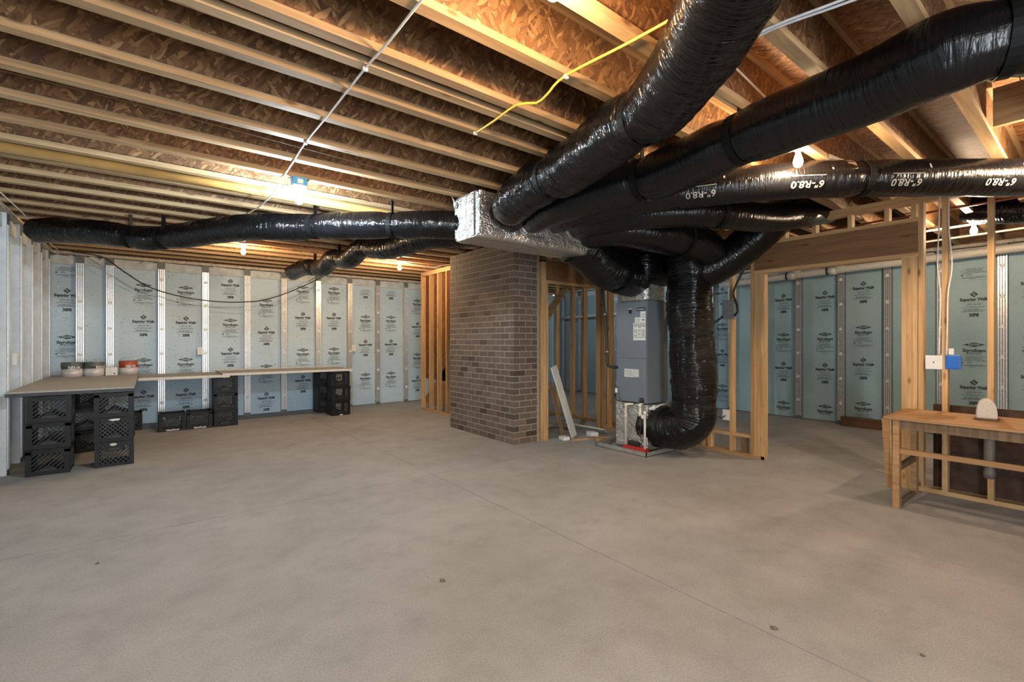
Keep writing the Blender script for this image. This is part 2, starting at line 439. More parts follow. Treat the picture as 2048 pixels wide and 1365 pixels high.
# ------------------------------------------------------------------ setting: precast foam-faced walls
def rows(mb, x0, x1, y, n, h, m, rr, gap=0.3):
    for k in range(n):
        a = x0 + rr.random() * (x1 - x0) * .25; b = x1 - rr.random() * (x1 - x0) * .3
        yy = y - k * h
        x = a
        while x < b:
            l = .012 + rr.random() * .06
            mb.add([(x, 0, yy), (min(x + l, b), 0, yy), (min(x + l, b), 0, yy + h * .5), (x, 0, yy + h * .5)], [(0, 1, 2, 3)], m)
            x += l + .006
def print_meshes(matf):
    rr = random.Random(3)
    a, a2, b, b2 = MB(), MB(), MB(), MB()
    a.prism([(-.115, 0, 0), (0, 0, -.033), (.115, 0, 0), (0, 0, .033)], (0, -.0006, 0), 0)
    add_text(a, 'DOW', .040, lambda x, y, z: (x, -.0012 - z, y), 2, .0008, .115)
    add_text(a, 'Styrofoam', .062, lambda x, y, z: (x, -.0006 - z, y - .082), 0, .0030, .235)
    add_text(a, 'UTILITYFIT', .030, lambda x, y, z: (x, -.0006 - z, y - .122), 0, .0010, .160)
    rows(a, -.11, .115, -.145, 1, .008, 0, rr)
    rows(a2, -.14, .145, -.168, 7, .0105, 1, rr)
    a2.lathe([(.014, 0), (.014, -.0006)], (-.12, 0, -.255), 12, 1, 'y')
    rows(a2, -.095, .0, -.248, 2, .012, 1, rr); rows(a2, -.14, .145, -.285, 3, .008, 0, rr)
    rows(a2, -.06, .06, -.312, 1, .01, 1, rr); rows(a2, -.14, .145, -.328, 1, .005, 0, rr)
    b.prism([(-.044, 0, 0), (0, 0, -.044), (.044, 0, 0), (0, 0, .044)], (0, -.0006, 0), 0)
    for q in (((-.02, .012), (.012, .02)), ((-.012, -.02), (.02, -.012)), ((-.012, .008), (.012, -.008))):
        b.bar((q[0][0], -.0009, q[0][1]), (q[1][0], -.0009, q[1][1]), .0008, .006, 2, (0, 0, 1))
    add_text(b, 'Superior Walls', .058, lambda x, y, z: (x, -.0006 - z, y - .072), 0, .0036, .290)
    rows(b, -.09, .09, -.108, 1, .007, 0, rr); rows(b2, -.12, .12, -.135, 2, .013, 1, rr)
    rows(b2, -.13, .13, -.175, 2, .013, 1, rr); rows(b2, -.135, .135, -.212, 4, .0105, 0, rr)
    add_text(b2, 'XPS', .056, lambda x, y, z: (x, -.0006 - z, y - .292), 0, .0050, .110)
    return [(q.mesh('print', [INK, INKL, matf]), hi, lo) for q, hi, lo in ((a, .033, -.155), (a2, -.16, -.335), (b, .044 - .53, -.115 - .53), (b2, -.13 - .53, -.325 - .53))]
PBACK = print_meshes(FOAM); PRIGHT = print_meshes(FOAMR)

H0 = ZC - .045
def stud_mesh(wd, dep, h, side):
    """local: face looks -Y at y=0, core behind it"""
    m = MB(); m.box(-wd / 2, wd / 2, .004, dep, 0, h, 0); m.box(-wd / 2, wd / 2, 0, .004, .0, h, 2)
    for k in range(4):
        x = -wd / 2 + wd * (k + .5) / 4
        rw = wd * .083
        m.box(x - rw, x + rw, -.007, 0, .06, h - .12, 1)
    return m.mesh('stud', [side, GALV, GROOVE])
clip_m = MB().prism([(-.026, 0, 0), (.026, 0, 0), (.017, 0, .045), (-.017, 0, .045)], (0, -.012, 0)).mesh('clip', CLIP)
DEP = .10
def precast(name, axis, studs, a0, a1, face, side, fmat, prints, pm, clips=True):
    """axis 'y': wall face looks -Y at y=face, along X;  'xr': looks -X, along -Y;  'xl': looks +X, along +Y"""
    rz = {'y': 0, 'xr': -math.pi / 2, 'xl': math.pi / 2}[axis]
    def W(u, d, z):      # u along the wall (local x), d into the wall
        return {'y': (u, face + d, z), 'xr': (face + d, -u, z), 'xl': (face - d, u, z)}[axis]
    def bx(u0, u1, d0, d1, z0, z1):
        p, q = W(u0, d0, z0), W(u1, d1, z1)
        return MB().box(min(p[0], q[0]), max(p[0], q[0]), min(p[1], q[1]), max(p[1], q[1]), z0, z1)
    root = bx(a0, a1, DEP + .03, DEP + .16, 0, ZC).build(name, BEAM); setp(root, kind='structure')
    sm = stud_mesh(.10, DEP, H0, side)
    edges = [a0] + list(studs) + [a1]
    panels = []
    for i in range(len(edges) - 1):
        u0 = edges[i] + (.05 if i else 0); u1 = edges[i + 1] - (.05 if i < len(edges) - 2 else 0)
        if u1 - u0 > .03:
            p = bx(u0, u1, DEP - .03, DEP + .03, .012, H0 - .15).build('foam_panel', fmat, root); panels.append((u0, u1, p))
            # ragged bond beam piece over each sheet
            t = MB(); n = 7; pts = []
            for k in range(n + 1): pts.append((u0 + (u1 - u0) * k / n, H0 - R.uniform(0, .05)))
            poly = [W(u0, .035, H0 - .15), W(u1, .035, H0 - .15)] + [W(u, .035, z) for u, z in reversed(pts)]
            e = Vector(W(0, .1, 0)) - Vector(W(0, 0, 0))
            t.prism(poly, e).build('bond_beam', BEAM, root)
    for u in studs:
        st = inst(sm, 'stud', W(u, 0, 0), root, rz)
        if clips:
            for k in range(6):
                inst(clip_m, 'clip', (0, -.004, .32 + .41 * k), st)
    bx(a0, a1, -.015, DEP + .03, H0, ZC - .002).build('sill_plate', SPRAY, root)
    for u, z0, nlo, nhi in prints:
        par = next((p for (q0, q1, p) in panels if q0 < u < q1), root)
        for k in range(-2, 3):
            z = z0 + 1.237 * k
            w_ = W(u, DEP - .0305, 0)
            for q, (pme, hi, lo) in enumerate(pm):
                if z + lo > .02 and z + hi < H0 - .155: inst(pme, 'print', (w_[0], w_[1], z - (.53 if q > 1 else 0)), par, rz)
    return root
back_st = [-.83, -.481, .17, .785, 1.43, 2.045, 2.678, 3.306, 3.909, 4.561, 5.18, 5.8, 6.42, 7.04, 7.66, 8.28, 8.8]
wall_back = precast('wall_back', 'y', back_st, XL - .1, XR + .1, YB, STUDC, FOAM,
    [(-1.0 + .02, 1.434, 0, 0), (-.066, 2.295, 0, 0), (.509, 2.29, 0, 0), (1.17, 1.747, 0, 0), (1.756, 2.134, 0, 0), (2.404, 2.431, 0, 0),
     (3.002, 2.442, 0, 0), (3.66, 1.888, 0, 0), (4.236, 1.895, 0, 0), (4.88, 2.295, 0, 0)], PBACK)
left_st = [9.50 - .63 * k for k in range(19)]
wall_left = precast('wall_left', 'xl', sorted(left_st), YF, YB + .05, XL, STUDC, FOAM, [], PBACK, False)
right_st = [-y for y in (9.3, 8.68, 8.06, 7.44, 6.82, 6.2, 5.58, 5.0, 4.6, 3.98, 3.38, 2.737, 2.12, 1.5, .885, .27, -.35, -.97, -1.6, -2.2, -2.8)]
wall_right = precast('wall_right', 'xr', right_st, -(YB + .05), -YF, XR, STUD_SHADE, FOAMR,
    [(-4.80, 1.701, 0, 0), (-3.652, 1.485, 0, 0), (-2.992, 1.488, 0, 0), (-2.45, 1.594, 0, 0), (-1.168, 1.322, 0, 0), (-.58, 1.5, 0, 0)], PRIGHT)
wf = MB()
wf.box(XL - .1, -.85, YF - .15, YF, 0, ZC); wf.box(1.05, XR + .2, YF - .15, YF, 0, ZC); wf.box(-.85, 1.05, YF - .15, YF, 2.2, ZC)  # opening made up to let the added daylight fill in
setp(wf.build('wall_front', BEAM), kind='structure')

# ------------------------------------------------------------------ brick chimney
CX0, CX1, CY0, CY1, BH = 3.79, 4.24, 4.82, 6.47, .0823
chim = thing('brick_chimney', 'brown brick chimney stack standing under the foil trunk duct', 'chimney', (CX0, CY0, 0))
MB().box(CX0 + .003, CX1 - .003, CY0 + .003, CY1 - .003, 0, 33 * BH).build('mortar', MORTAR, chim)
bl, bw, bh, jt = .1935, .0915, .0700, .0125
def brick_mesh(lx, ly, seed):
    rr = random.Random(seed); m = MB()
    j = lambda: rr.uniform(-.0012, .0012)
    vs = [(x + j(), y + j(), z + j()) for z in (0, bh) for y in (0, ly) for x in (0, lx)]
    m.add(vs, [(0, 2, 3, 1), (4, 5, 7, 6), (0, 1, 5, 4), (2, 6, 7, 3), (0, 4, 6, 2), (1, 3, 7, 5)])
    return m.mesh('brick', BRICK)
bY = [brick_mesh(bw, bl, k) for k in range(4)]; bX = [brick_mesh(bl, bw, k + 9) for k in range(4)]; bHd = [brick_mesh(bw, bw, k + 20) for k in range(3)]
upper = MB(); nb = 0
def place(meshes, x, y, z, course):
    global nb
    me = meshes[R.randrange(len(meshes))]
    if course >= 29:
        upper.add([v.co + Vector((x, y, z)) for v in me.vertices], [tuple(p.vertices) for p in me.polygons]); return
    o = inst(me, 'brick', (x - CX0 + R.uniform(-.001, .0015), y - CY0 + R.uniform(-.001, .0015), z), chim); nb += 1
for c in range(33):
    z = c * BH + .006
    if c % 2 == 0:
        for k in range(8): place(bY, CX0, CY0 + k * (bl + jt), z, c)
        place(bX, CX0 + bw + jt, CY0, z, c); place(bHd, CX0 + bw + jt + bl + jt, CY0, z, c)
    else:
        place(bX, CX0, CY0, z, c); place(bX, CX0 + bl + jt, CY0, z, c)
        for k in range(7): place(bY, CX0, CY0 + bw + jt + k * (bl + jt), z, c)
        place(bHd, CX0, CY0 + bw + jt + 7 * (bl + jt), z, c)
u = upper.build('upper_courses', BRICK, chim); u['kind'] = 'stuff'

# ------------------------------------------------------------------ stud framing
def stud_z(par, x0, x1, y0, y1, z0=.038, z1=ZC - .08, name='stud', mat=None):
    return MB().box(x0, x1, y0, y1, z0, z1).build(name, mat or WZ, par)
T = .038
# partition by the stairs
fw = thing('stud_partition', 'bright pine stud partition with sheathed back, standing against brick chimney', 'framing', (4.30, 7.3, 0))
MB().box(4.30, 4.389, 6.50, 8.48, 0, T).build('sole_plate', WY, fw)
for z in (ZC - .08, ZC - .04): MB().box(4.30, 4.389, 6.50, 8.48, z, z + T).build('top_plate', WY, fw)
for y in (8.442, 8.10, 7.78, 7.46, 7.14, 7.10, 6.75, 6.52): stud_z(fw, 4.30, 4.389, y, y + T)
MB().box(4.391, 4.403, 6.50, 8.48, .62, ZC - .08).build('sheathing', OSBS, fw)
MB().prism([(4.391, 8.46, .12), (4.391, 7.75, .12), (4.391, 6.9, .95), (4.391, 6.9, 1.25), (4.391, 7.2, 1.25), (4.391, 8.46, .25)], (.02, 0, 0)).build('stair_stringer', WHD, fw)
# alcove opening next to the chimney, along X
al = thing('alcove_framing', 'framed opening with heavy header between chimney and furnace', 'framing', (4.3, 4.82, 0))
for x in (4.262, 4.300, 4.345): stud_z(al, x, x + T, 4.80, 4.889, .0, 2.47 if x < 4.34 else 2.18)
for x in (5.46, 5.50, 5.545): stud_z(al, x, x + T, 4.80, 4.889, .0, 2.18 if x < 5.49 else 2.655)
MB().box(4.34, 5.50, 4.80, 4.889, 2.18, 2.22).build('header_plate', WX, al)
MB().box(4.34, 5.50, 4.805, 4.885, 2.22, 2.50).build('header', WHD, al)
for z in (ZC - .08, ZC - .04): MB().box(4.26, 5.585, 4.80, 4.889, z, z + T).build('top_plate', WX, al)
for x in (4.42, 4.8, 5.2): stud_z(al, x, x + T, 4.80, 4.889, 2.50, ZC - .08, 'cripple')
# wall deeper in, seen through the alcove
dp = thing('inner_stud_wall', 'pine stud wall with diagonal brace seen through the alcove opening', 'framing', (6.0, 5.5, 0))
MB().box(6.0, 6.089, 4.95, 6.9, 0, T).build('sole_plate', WY, dp)
MB().box(6.0, 6.089, 4.95, 6.9, ZC - .08, ZC - .002).build('top_plate', WY, dp)
for y in (5.06, 5.10, 5.65, 5.95, 6.36, 6.80): stud_z(dp, 6.0, 6.089, y, y + T)
MB().prism([(5.97, 6.75, 1.55), (5.97, 6.75, 1.85), (5.97, 6.15, 2.35), (5.97, 6.0, 2.35)], (.028, 0, 0)).build('diagonal_brace', WY, dp)
# long wall with the wide doorway
MX0, MX1 = 5.60, 5.689
mw = thing('doorway_framing', 'long pine stud wall with wide headed doorway behind the furnace and workbench', 'framing', (MX0, 1.8, 0))
MB().box(MX0, MX1, 2.45, 4.79, 0, T).build('sole_plate', WY, mw); MB().box(MX0, MX1, -2.2, 1.205, 0, T).build('sole_plate', WY, mw)
for z in (ZC - .08, ZC - .04): MB().box(MX0, MX1, -2.2, 4.79, z, z + T).build('top_plate', WY, mw)
for y in (4.75, 4.36, 3.96, 3.55, 3.19, 2.82): stud_z(mw, MX0, MX1, y, y + T)
for k, y in enumerate((2.565, 2.526, 2.487)): stud_z(mw, MX0, MX1, y, y + T, T, ZC - .08 if k == 0 else 2.16)
stud_z(mw, MX0, MX1, 2.448, 2.486, .0, 2.16)
MB().box(MX0, MX1, 1.085, 2.565, 2.16, 2.20).build('header_plate', WY, mw)
MB().box(MX0 + .003, MX1 - .003, 1.085, 2.565, 2.20, 2.488).build('header', WHD, mw)
MB().box(MX0, MX1, 1.085, 2.565, 2.488, 2.526).build('header_plate', WY, mw)
for y in (2.50, 2.22, 1.92, 1.60, 1.30, 1.10): stud_z(mw, MX0, MX1, y, y + T, 2.526, ZC - .08, 'cripple')
for k, y in enumerate((1.168, 1.129, 1.09)): stud_z(mw, MX0, MX1, y, y + T, T, 2.16)
stud_z(mw, MX0, MX1, 1.048, 1.086)
for y in (.885, .598, .30, -.1, -.5, -.9, -1.3, -1.7): stud_z(mw, MX0, MX1, y, y + T)
MB().box(MX0 + .01, MX1 - .01, 2.60, 3.18, .225, .263).build('blocking', WY, mw)
stud_z(mw, MX0 + .005, MX1 - .005, 2.66, 2.72, T, .225, 'cripple', WDK); stud_z(mw, MX0, MX1, 3.10, 3.14, T, .225, 'cripple')

# ------------------------------------------------------------------ ducts
def flex(name, label, pts, r, straps=(), seed=1, mat=None, wr=1.0, sq=0.08, caps=True, step=0.018, n=44, cat='duct', group=None):
    sp = spline(pts, step); fr = frames(sp); L = fr[-1][4]
    sl = [s * L for s in straps]
    def rad(l, th):
        q = Vector((math.cos(th) * 1.2, math.sin(th) * 1.2, l * 3.0 + seed * 11))
        q2 = Vector((math.cos(th) * .9, math.sin(th) * .9, l * 24 + seed * 5 + 1.2 * math.sin(th * 2 + seed)))
        q3 = Vector((math.cos(th) * 3.5, math.sin(th) * 3.5, l * 9 + seed))
        k = 1 + .035 * noise.noise(q) + wr * (.022 * (1 - 2.2 * abs(noise.noise(q2))) + .018 * noise.noise(q3))
        for s in sl:
            d = (l - s) / .09
            k *= 1 - sq * math.exp(-d * d)
            g = math.exp(-(d / 2.2) ** 2)
            k *= 1 + .018 * g * math.sin(th * 13 + 4 * noise.noise(q))
        return r * k
    o = MB().tube(sp, rad, n, 0, caps).build(name, mat or FILM, None, True)
    setp(o, label, cat, group)
    for s in sl:
        i = min(range(len(fr)), key=lambda q: abs(fr[q][4] - s)); p, t, a, b, l = fr[i]
        m = MB(); rs = r * (1 - sq) + .008
        ring = [p + (a * math.cos(x) + b * math.sin(x)) * rs for x in [k * math.pi / 14 for k in range(29)]]
        for k in range(28):
            m.bar(ring[k], ring[k + 1], .045, .006, 0, (ring[k] - p))
        # the strap's ends run up to the joist
        top = p + Vector((0, 0, 1)) * rs
        up = Vector((top.x, top.y, min(ZC + .03, top.z + .12)))
        if up.z > top.z + .01 and top.z < ZC - .02 and abs(t.z) < .6: m.bar(top - Vector((0, 0, .01)), up, .045, .006, 0, t)
        m.build('strap', STRAP, o)
    return o, fr
flex('flex_duct', 'fat shiny black duct sweeping overhead from trunk end past the camera',
     [(2.62, 3.42, 2.53), (2.42, 3.12, 2.52), (2.31, 2.74, 2.545), (2.23, 2.27, 2.535), (2.13, 1.87, 2.55), (2.06, 1.62, 2.565), (2.0, 1.41, 2.54), (1.78, 1.05, 2.56), (1.56, .80, 2.57), (1.2, .42, 2.57), (.6, -.2, 2.57)],
     .163, (.055, .245, .475), 1, None, 1.3, .17)
flex('flex_duct', 'dull black duct from trunk middle, strapped twice, crossing under the orange lit joists',
     [(2.86, 3.42, 2.555), (2.80, 3.1, 2.55), (2.75, 2.7, 2.54), (2.77, 2.25, 2.535), (2.79, 1.89, 2.535), (2.72, 1.35, 2.555), (2.69, 1.05, 2.56), (2.65, .68, 2.56), (2.585, .43, 2.56), (2.65, .2, 2.56), (2.78, 0, 2.56), (3.0, -.5, 2.56)],
     .160, (.34, .52, .79), 2, FILMS, .5, .14)
d3, d3f = flex('flex_duct', 'straight black duct printed with white size marking 6"-R8.0, tied by silver strap',
     [(3.15, 3.42, 2.57), (3.17, 3.0, 2.57), (3.25, 2.4, 2.57), (3.43, 1.98, 2.57), (3.72, 1.54, 2.578), (4.02, 1.245, 2.58), (4.5, .84, 2.58), (5.07, .39, 2.582), (5.5, .02, 2.585)],
     .132, (.60,), 3, FILMS, .55, .12)
flex('flex_duct', 'long sagging black duct from foil trunk to the far corner of pale wall',
     [(2.45, 3.66, 2.46), (2.3, 3.86, 2.485), (2.1, 4.0, 2.49), (1.83, 4.28, 2.495), (1.6, 4.53, 2.51), (1.40, 4.71, 2.51), (1.17, 5.0, 2.515), (.91, 5.2, 2.52), (.62, 5.60, 2.525), (.31, 6.03, 2.50), (.01, 6.38, 2.487), (-.26, 6.60, 2.525), (-.45, 6.78, 2.56), (-.76, 7.06, 2.59), (-.97, 7.26, 2.595)],
     .130, (.17, .33, .70, .78), 4, None, 1.1, .14)
flex('flex_duct', 'black duct drooping in three folds toward the blue insulated back wall',
     [(2.75, 3.70, 2.46), (2.55, 4.1, 2.47), (2.36, 4.49, 2.49), (2.22, 5.2, 2.47), (2.15, 5.85, 2.56), (2.13, 6.3, 2.48), (2.11, 6.9, 2.57), (2.09, 7.4, 2.49), (2.02, 8.1, 2.58), (1.97, 8.7, 2.56)],
     .128, (.42, .60, .80), 5, None, 1.3, .22)
flex('flex_duct', 'black duct tucked below the printed duct, running toward the doorway header',
     [(3.45, 3.42, 2.56), (3.46, 3.05, 2.55), (3.55, 2.6, 2.53), (3.80, 2.30, 2.53), (4.2, 2.15, 2.54), (4.7, 2.05, 2.57), (5.2, 1.97, 2.66), (5.85, 1.9, 2.80)],
     .135, (.45,), 6, FILMS, .5)
flex('flex_duct', 'wide black return duct lying level in front of the foil trunk',
     [(3.62, 3.42, 2.545), (3.72, 3.08, 2.53), (3.98, 2.88, 2.49), (4.35, 2.78, 2.45), (4.75, 2.74, 2.42), (5.1, 2.80, 2.36)],
     .19, (.62,), 7, FILMS, .6)
flex('flex_duct', 'stubby black duct elbow turning up from return riser toward doorway header',
     [(4.95, 3.0, 2.14), (5.05, 2.82, 2.20), (5.17, 2.60, 2.34), (5.28, 2.42, 2.52), (5.42, 2.24, 2.74)],
     .20, (), 8, None, .9)
flex('flex_duct', 'black wrapped elbow bulging under the trunk beside the alcove header',
     [(3.65, 3.55, 2.46), (3.9, 3.56, 2.36), (4.15, 3.58, 2.24), (4.45, 3.60, 2.18), (4.75, 3.62, 2.17)],
     .245, (.68,), 9, None, .9)
flex('return_riser', 'thick crinkled black duct rising in front of the grey furnace and bending into its base',
     [(4.93, 3.56, .335), (4.94, 3.36, .335), (4.95, 3.13, .36), (4.955, 2.98, .47), (4.96, 2.955, .66), (4.96, 2.95, .95), (4.95, 2.965, 1.3), (4.94, 2.985, 1.6), (4.94, 3.0, 1.9), (4.94, 3.0, 2.2), (4.94, 3.0, 2.45)],
     .250, (.33, .62, .86), 10, None, 1.9, .09)
flex('flex_duct', 'dark grey duct near the far lamp beyond the framed studs',
     [(7.0, .95, 2.80), (6.9, .6, 2.70), (6.75, .2, 2.66), (6.6, -.4, 2.66)], .13, (), 11, None, 1.0)
# white duct print, wrapped on the straight duct
def on_duct(fr, s, ang, R0):
    k = min(range(len(fr)), key=lambda q: abs(fr[q][4] - s)); p, t, a, b, l = fr[k]
    p = p + t * (s - l)
    side = Vector((-t.y, t.x, 0)).normalized()
    if side.dot(Vector((0, 0, 1.385)) - p) < 0: side = -side
    return p + (side * math.cos(ang) + Vector((0, 0, 1)) * math.sin(ang)) * R0
def near_s(x, y): return min(d3f, key=lambda q: (q[0].x - x) ** 2 + (q[0].y - y) ** 2)[4]
for (qx, qy) in ((3.43, 1.99), (3.83, 1.43), (4.34, .985), (4.85, .56)):
    s0 = near_s(qx, qy)
    fn = lambda x, y, z, s0=s0: on_duct(d3f, s0 - x, -.52 - y / .137, .137 + z)   # upside down as in place
    tm_ = MB(); add_text(tm_, '6"-R8.0', .070, fn, 0, .0012); tm_.build('size_mark', PRINTW, d3)
    lm_ = MB()
    for k in range(18):
        x = -.11 + k * .012
        lm_.add([fn(x, -.058, 0), fn(x + .010, -.058, 0), fn(x + .010, -.063, 0), fn(x, -.063, 0)], [(0, 1, 2, 3)])
    o_ = lm_.build('print_line', PRINTW, d3); o_['kind'] = 'stuff'
    MB().add([fn(-.165, -.10, 0), fn(-.153, -.10, 0), fn(-.153, -.135, 0), fn(-.165, -.135, 0)], [(0, 1, 2, 3)]).build('print_tick', PRINTW, d3)
# silver tape strap over the printed duct
p, t, a, b, l = min(d3f, key=lambda q: (q[0].x - 4.06) ** 2 + (q[0].y - 1.21) ** 2)
m = MB(); rg = [p + (a * math.cos(x) + b * math.sin(x)) * .128 for x in [q * math.pi / 14 for q in range(29)]]
for q in range(28):
    if min(rg[q].z, rg[q + 1].z) > p.z + .02: m.bar(rg[q], rg[q + 1], .05, .006, 0, rg[q] - p)
m.bar(p + Vector((0, 0, .12)), p + Vector((-.08, .1, .19)), .05, .005, 0, t)
so = m.build('silver_strap', FOIL, d3); so['label'] = 'silver strap tied around the duct'

def lump(name, c, half, e, nz, seed, mat, parent=None, nu=40, nv=24):
    m = MB(); vs = []; c = Vector(c)
    sg = lambda x, p: math.copysign(abs(x) ** p, x)
    for j in range(nv + 1):
        ph = -math.pi / 2 + math.pi * j / nv
        for i in range(nu):
            th = 2 * math.pi * i / nu
            d = Vector((sg(math.cos(ph), e) * sg(math.cos(th), e), sg(math.cos(ph), e) * sg(math.sin(th), e), sg(math.sin(ph), e)))
            q = Vector((d.x * half[0], d.y * half[1], d.z * half[2]))
            k = 1 + nz * (noise.noise(q * 5 + Vector((seed, 0, 0))) + .6 * (1 - 2 * abs(noise.noise(q * 13 + Vector((0, seed, 0))))))
            vs.append(c + q * k)
    fs = []; uvs = []
    for j in range(nv):
        for i in range(nu):
            i2 = (i + 1) % nu; fs.append((j * nu + i, j * nu + i2, (j + 1) * nu + i2, (j + 1) * nu + i))
            uvs.append(((i / nu, j / nv), ((i + 1) / nu, j / nv), ((i + 1) / nu, (j + 1) / nv), (i / nu, (j + 1) / nv)))
    m.add(vs, fs, 0, uvs)
    return m.build(name, mat, parent, True)
# foil trunk
tr = thing('trunk_duct', 'large silver foil wrapped box duct hanging under joists before brick chimney', 'duct', (3.0, 3.56, 2.3))
mt = MB(); nx, na = 46, 48; vs = []; fs = []
for i in range(nx + 1):
    x = 2.25 + 1.50 * i / nx
    endk = min(1, .72 + .28 * math.sin(min(1, (i + .5) / 2.2) * math.pi / 2)) if i < 3 else (min(1, .35 + .65 * math.sqrt(max(0, 1 - ((x - 3.57) / .19) ** 2))) if x > 3.57 else 1)
    if i < 3: endk = (.95, .985, 1.0)[i]
    for k in range(na):
        th = 2 * math.pi * k / na; e = .22
        y = math.copysign(abs(math.cos(th)) ** e, math.cos(th)) * .205; z = math.copysign(abs(math.sin(th)) ** e, math.sin(th)) * .212
        nn = .012 * noise.noise(Vector((x * 4, y * 6, z * 6))) + .006 * noise.noise(Vector((x * 14, y * 14, z * 14)))
        vs.append((x, 3.555 + y * (endk + nn * 3), 2.495 + z * (endk + nn * 3) - .02 * max(0, x - 3.3)))
for i in range(nx):
    for k in range(na):
        k2 = (k + 1) % na; fs.append((i * na + k, (i + 1) * na + k, (i + 1) * na + k2, i * na + k2))
mt.add(vs, fs)
mt.add([(2.262, 3.555 + .96 * (Vector(v).y - 3.555), 2.495 + .96 * (Vector(v).z - 2.495)) for v in vs[:na]], [list(range(na))[::-1]])
mt.add(vs[:na] + [(2.262, 3.555 + .96 * (Vector(v).y - 3.555), 2.495 + .96 * (Vector(v).z - 2.495)) for v in vs[:na]], [(k, (k + 1) % na, na + (k + 1) % na, na + k) for k in range(na)])
mt.add(vs[-na:], [list(range(na))])
mt.build('foil_wrap', FOIL, tr, True)
# seam tape strips on the end cap and near edge
ms = MB(); ms.box(2.243, 2.250, 3.43, 3.50, 2.31, 2.69); ms.box(2.25, 2.31, 3.342, 3.349, 2.31, 2.69)
ms.build('seam_tape', FOILC, tr)
mf = MB().prism([(2.245, 3.76, 2.70), (2.245, 3.70, 2.62), (2.245, 3.74, 2.60), (2.245, 3.79, 2.73)], (-.004, 0, 0)).build('loose_flap', FOILC, tr)
# ------------------------------------------------------------------ furnace
FX0, FX1, FY0, FY1 = 4.70, 5.14, 3.41, 3.87
fu = thing('furnace', 'tall dark grey furnace cabinet with paper labels on foil wrapped base', 'furnace', (4.92, 3.64, 0))
MB().box(FX0 + .012, FX1, FY0, FY1, .62, 1.864).build('cabinet', CABG, fu, bevel=.006)
MB().box(FX0, FX0 + .012, FY0 + .006, FY1 - .006, 1.165, 1.855).build('access_panel', CABD, fu, bevel=.003)
MB().box(FX0, FX0 + .012, FY0 + .006, FY1 - .006, .63, 1.158).build('access_panel', CABD, fu, bevel=.003)
MB().box(FX0 - .004, FX0, 3.425, 3.545, 1.74, 1.785).build('name_plate', LABK, fu)
tm = MB(); add_text(tm, 'Goodman', .028, lambda x, y, z: (FX0 - .0045 - z, 3.485 - x, 1.762 + y), 0, 0, .09); tm.build('name_text', PAPER, fu)
lm = MB()
lm.box(FX0 - .002, FX0, 3.42, 3.495, 1.60, 1.735); lm.box(FX0 - .002, FX0, 3.495, 3.575, 1.60, 1.665)
lm.box(FX0 - .0025, FX0, 3.42, 3.60, 1.425, 1.598); lm.box(FX0 - .002, FX0, 3.42, 3.60, 1.385, 1.418)
lm.build('rating_label', PAPER, fu)
ld = MB()
for k in range(6): ld.prism([(FX0 - .004, 3.435 + k * .027, 1.578), (FX0 - .004, 3.455 + k * .027, 1.578), (FX0 - .004, 3.445 + k * .027, 1.594)], (.001, 0, 0))
for k in range(9):
    for c in range(3):
        if R.random() < .85: ld.box(FX0 - .0035, FX0 - .002, 3.43 + c * .056, 3.47 + c * .056 + R.random() * .012, 1.435 + k * .0145, 1.440 + k * .0145)
ld.box(FX0 - .0035, FX0 - .002, 3.42, 3.60, 1.562, 1.567); ld.box(FX0 - .0035, FX0 - .002, 3.44, 3.468, 1.625, 1.638)
for k in range(4): ld.box(FX0 - .0035, FX0 - .002, 3.505, 3.56, 1.612 + k * .012, 1.615 + k * .012)
for k in range(4): ld.box(FX0 - .0035, FX0 - .002, 3.432, 3.48, 1.66 + k * .014, 1.663 + k * .014)
ld.build('label_print', LABK, fu)
l2 = MB(); l2.box(FX0 - .002, FX0, 3.52, 3.60, .935, 1.03); l2.box(FX0 - .002, FX0, 3.605, 3.735, .93, 1.03); l2.build('wiring_label', PAPER, fu)
l3 = MB()
for k in range(8): l3.box(FX0 - .0035, FX0 - .002, 3.615, 3.70 + R.random() * .03, .94 + k * .011, .943 + k * .011)
for k in range(4): l3.box(FX0 - .0035, FX0 - .002, 3.52, 3.60, .945 + k * .024, .949 + k * .024)
l3.build('label_print', LABK, fu)
kb = MB(); kb.box(FX0 - .03, FX0, 3.628, 3.648, 1.715, 1.765); kb.build('gas_valve_knob', BLK, fu)
MB().box(FX0 - .025, FX0, 3.623, 3.653, 1.765, 1.775).build('knob_bracket', WHITE, fu)
MB().box(FX0 + .005, FX1 + .02, FY0 - .01, FY1 + .01, .06, .61).build('base_plenum', FOILC, fu, bevel=.012)
lump('foil_collar', (4.92, 3.64, 1.98), (.215, .225, .135), .35, .02, 3, FOILC, fu)
lump('plenum_wrap', (4.93, 3.66, 2.32), (.36, .36, .27), .45, .035, 5, FILM, fu)
# pan and pump
pn = thing('drain_pan', 'shallow galvanised drain pan on concrete under the furnace', 'pan', (4.92, 3.7, 0))
pb = MB(); pb.box(4.63, 5.22, 3.36, 4.14, 0, .006); pb.build('pan_bottom', ZINC, pn)
pr = MB()
for (a, b, c, d) in ((4.63, 4.64, 3.36, 4.14), (5.21, 5.22, 3.36, 4.14), (4.63, 5.22, 3.36, 3.37), (4.63, 5.22, 4.13, 4.14)): pr.box(a, b, c, d, 0, .055)
pr.build('pan_rim', ZINC, pn)
cp = thing('condensate_pump', 'small red condensate pump sitting in the drain pan', 'pump', (4.67, 3.55, .006))
MB().box(4.645, 4.745, 3.40, 3.72, .01, .095).build('tank', RED, cp, bevel=.008)
MB().box(4.665, 4.735, 3.50, 3.66, .095, .15).build('motor_cover', BLK, cp, bevel=.01)
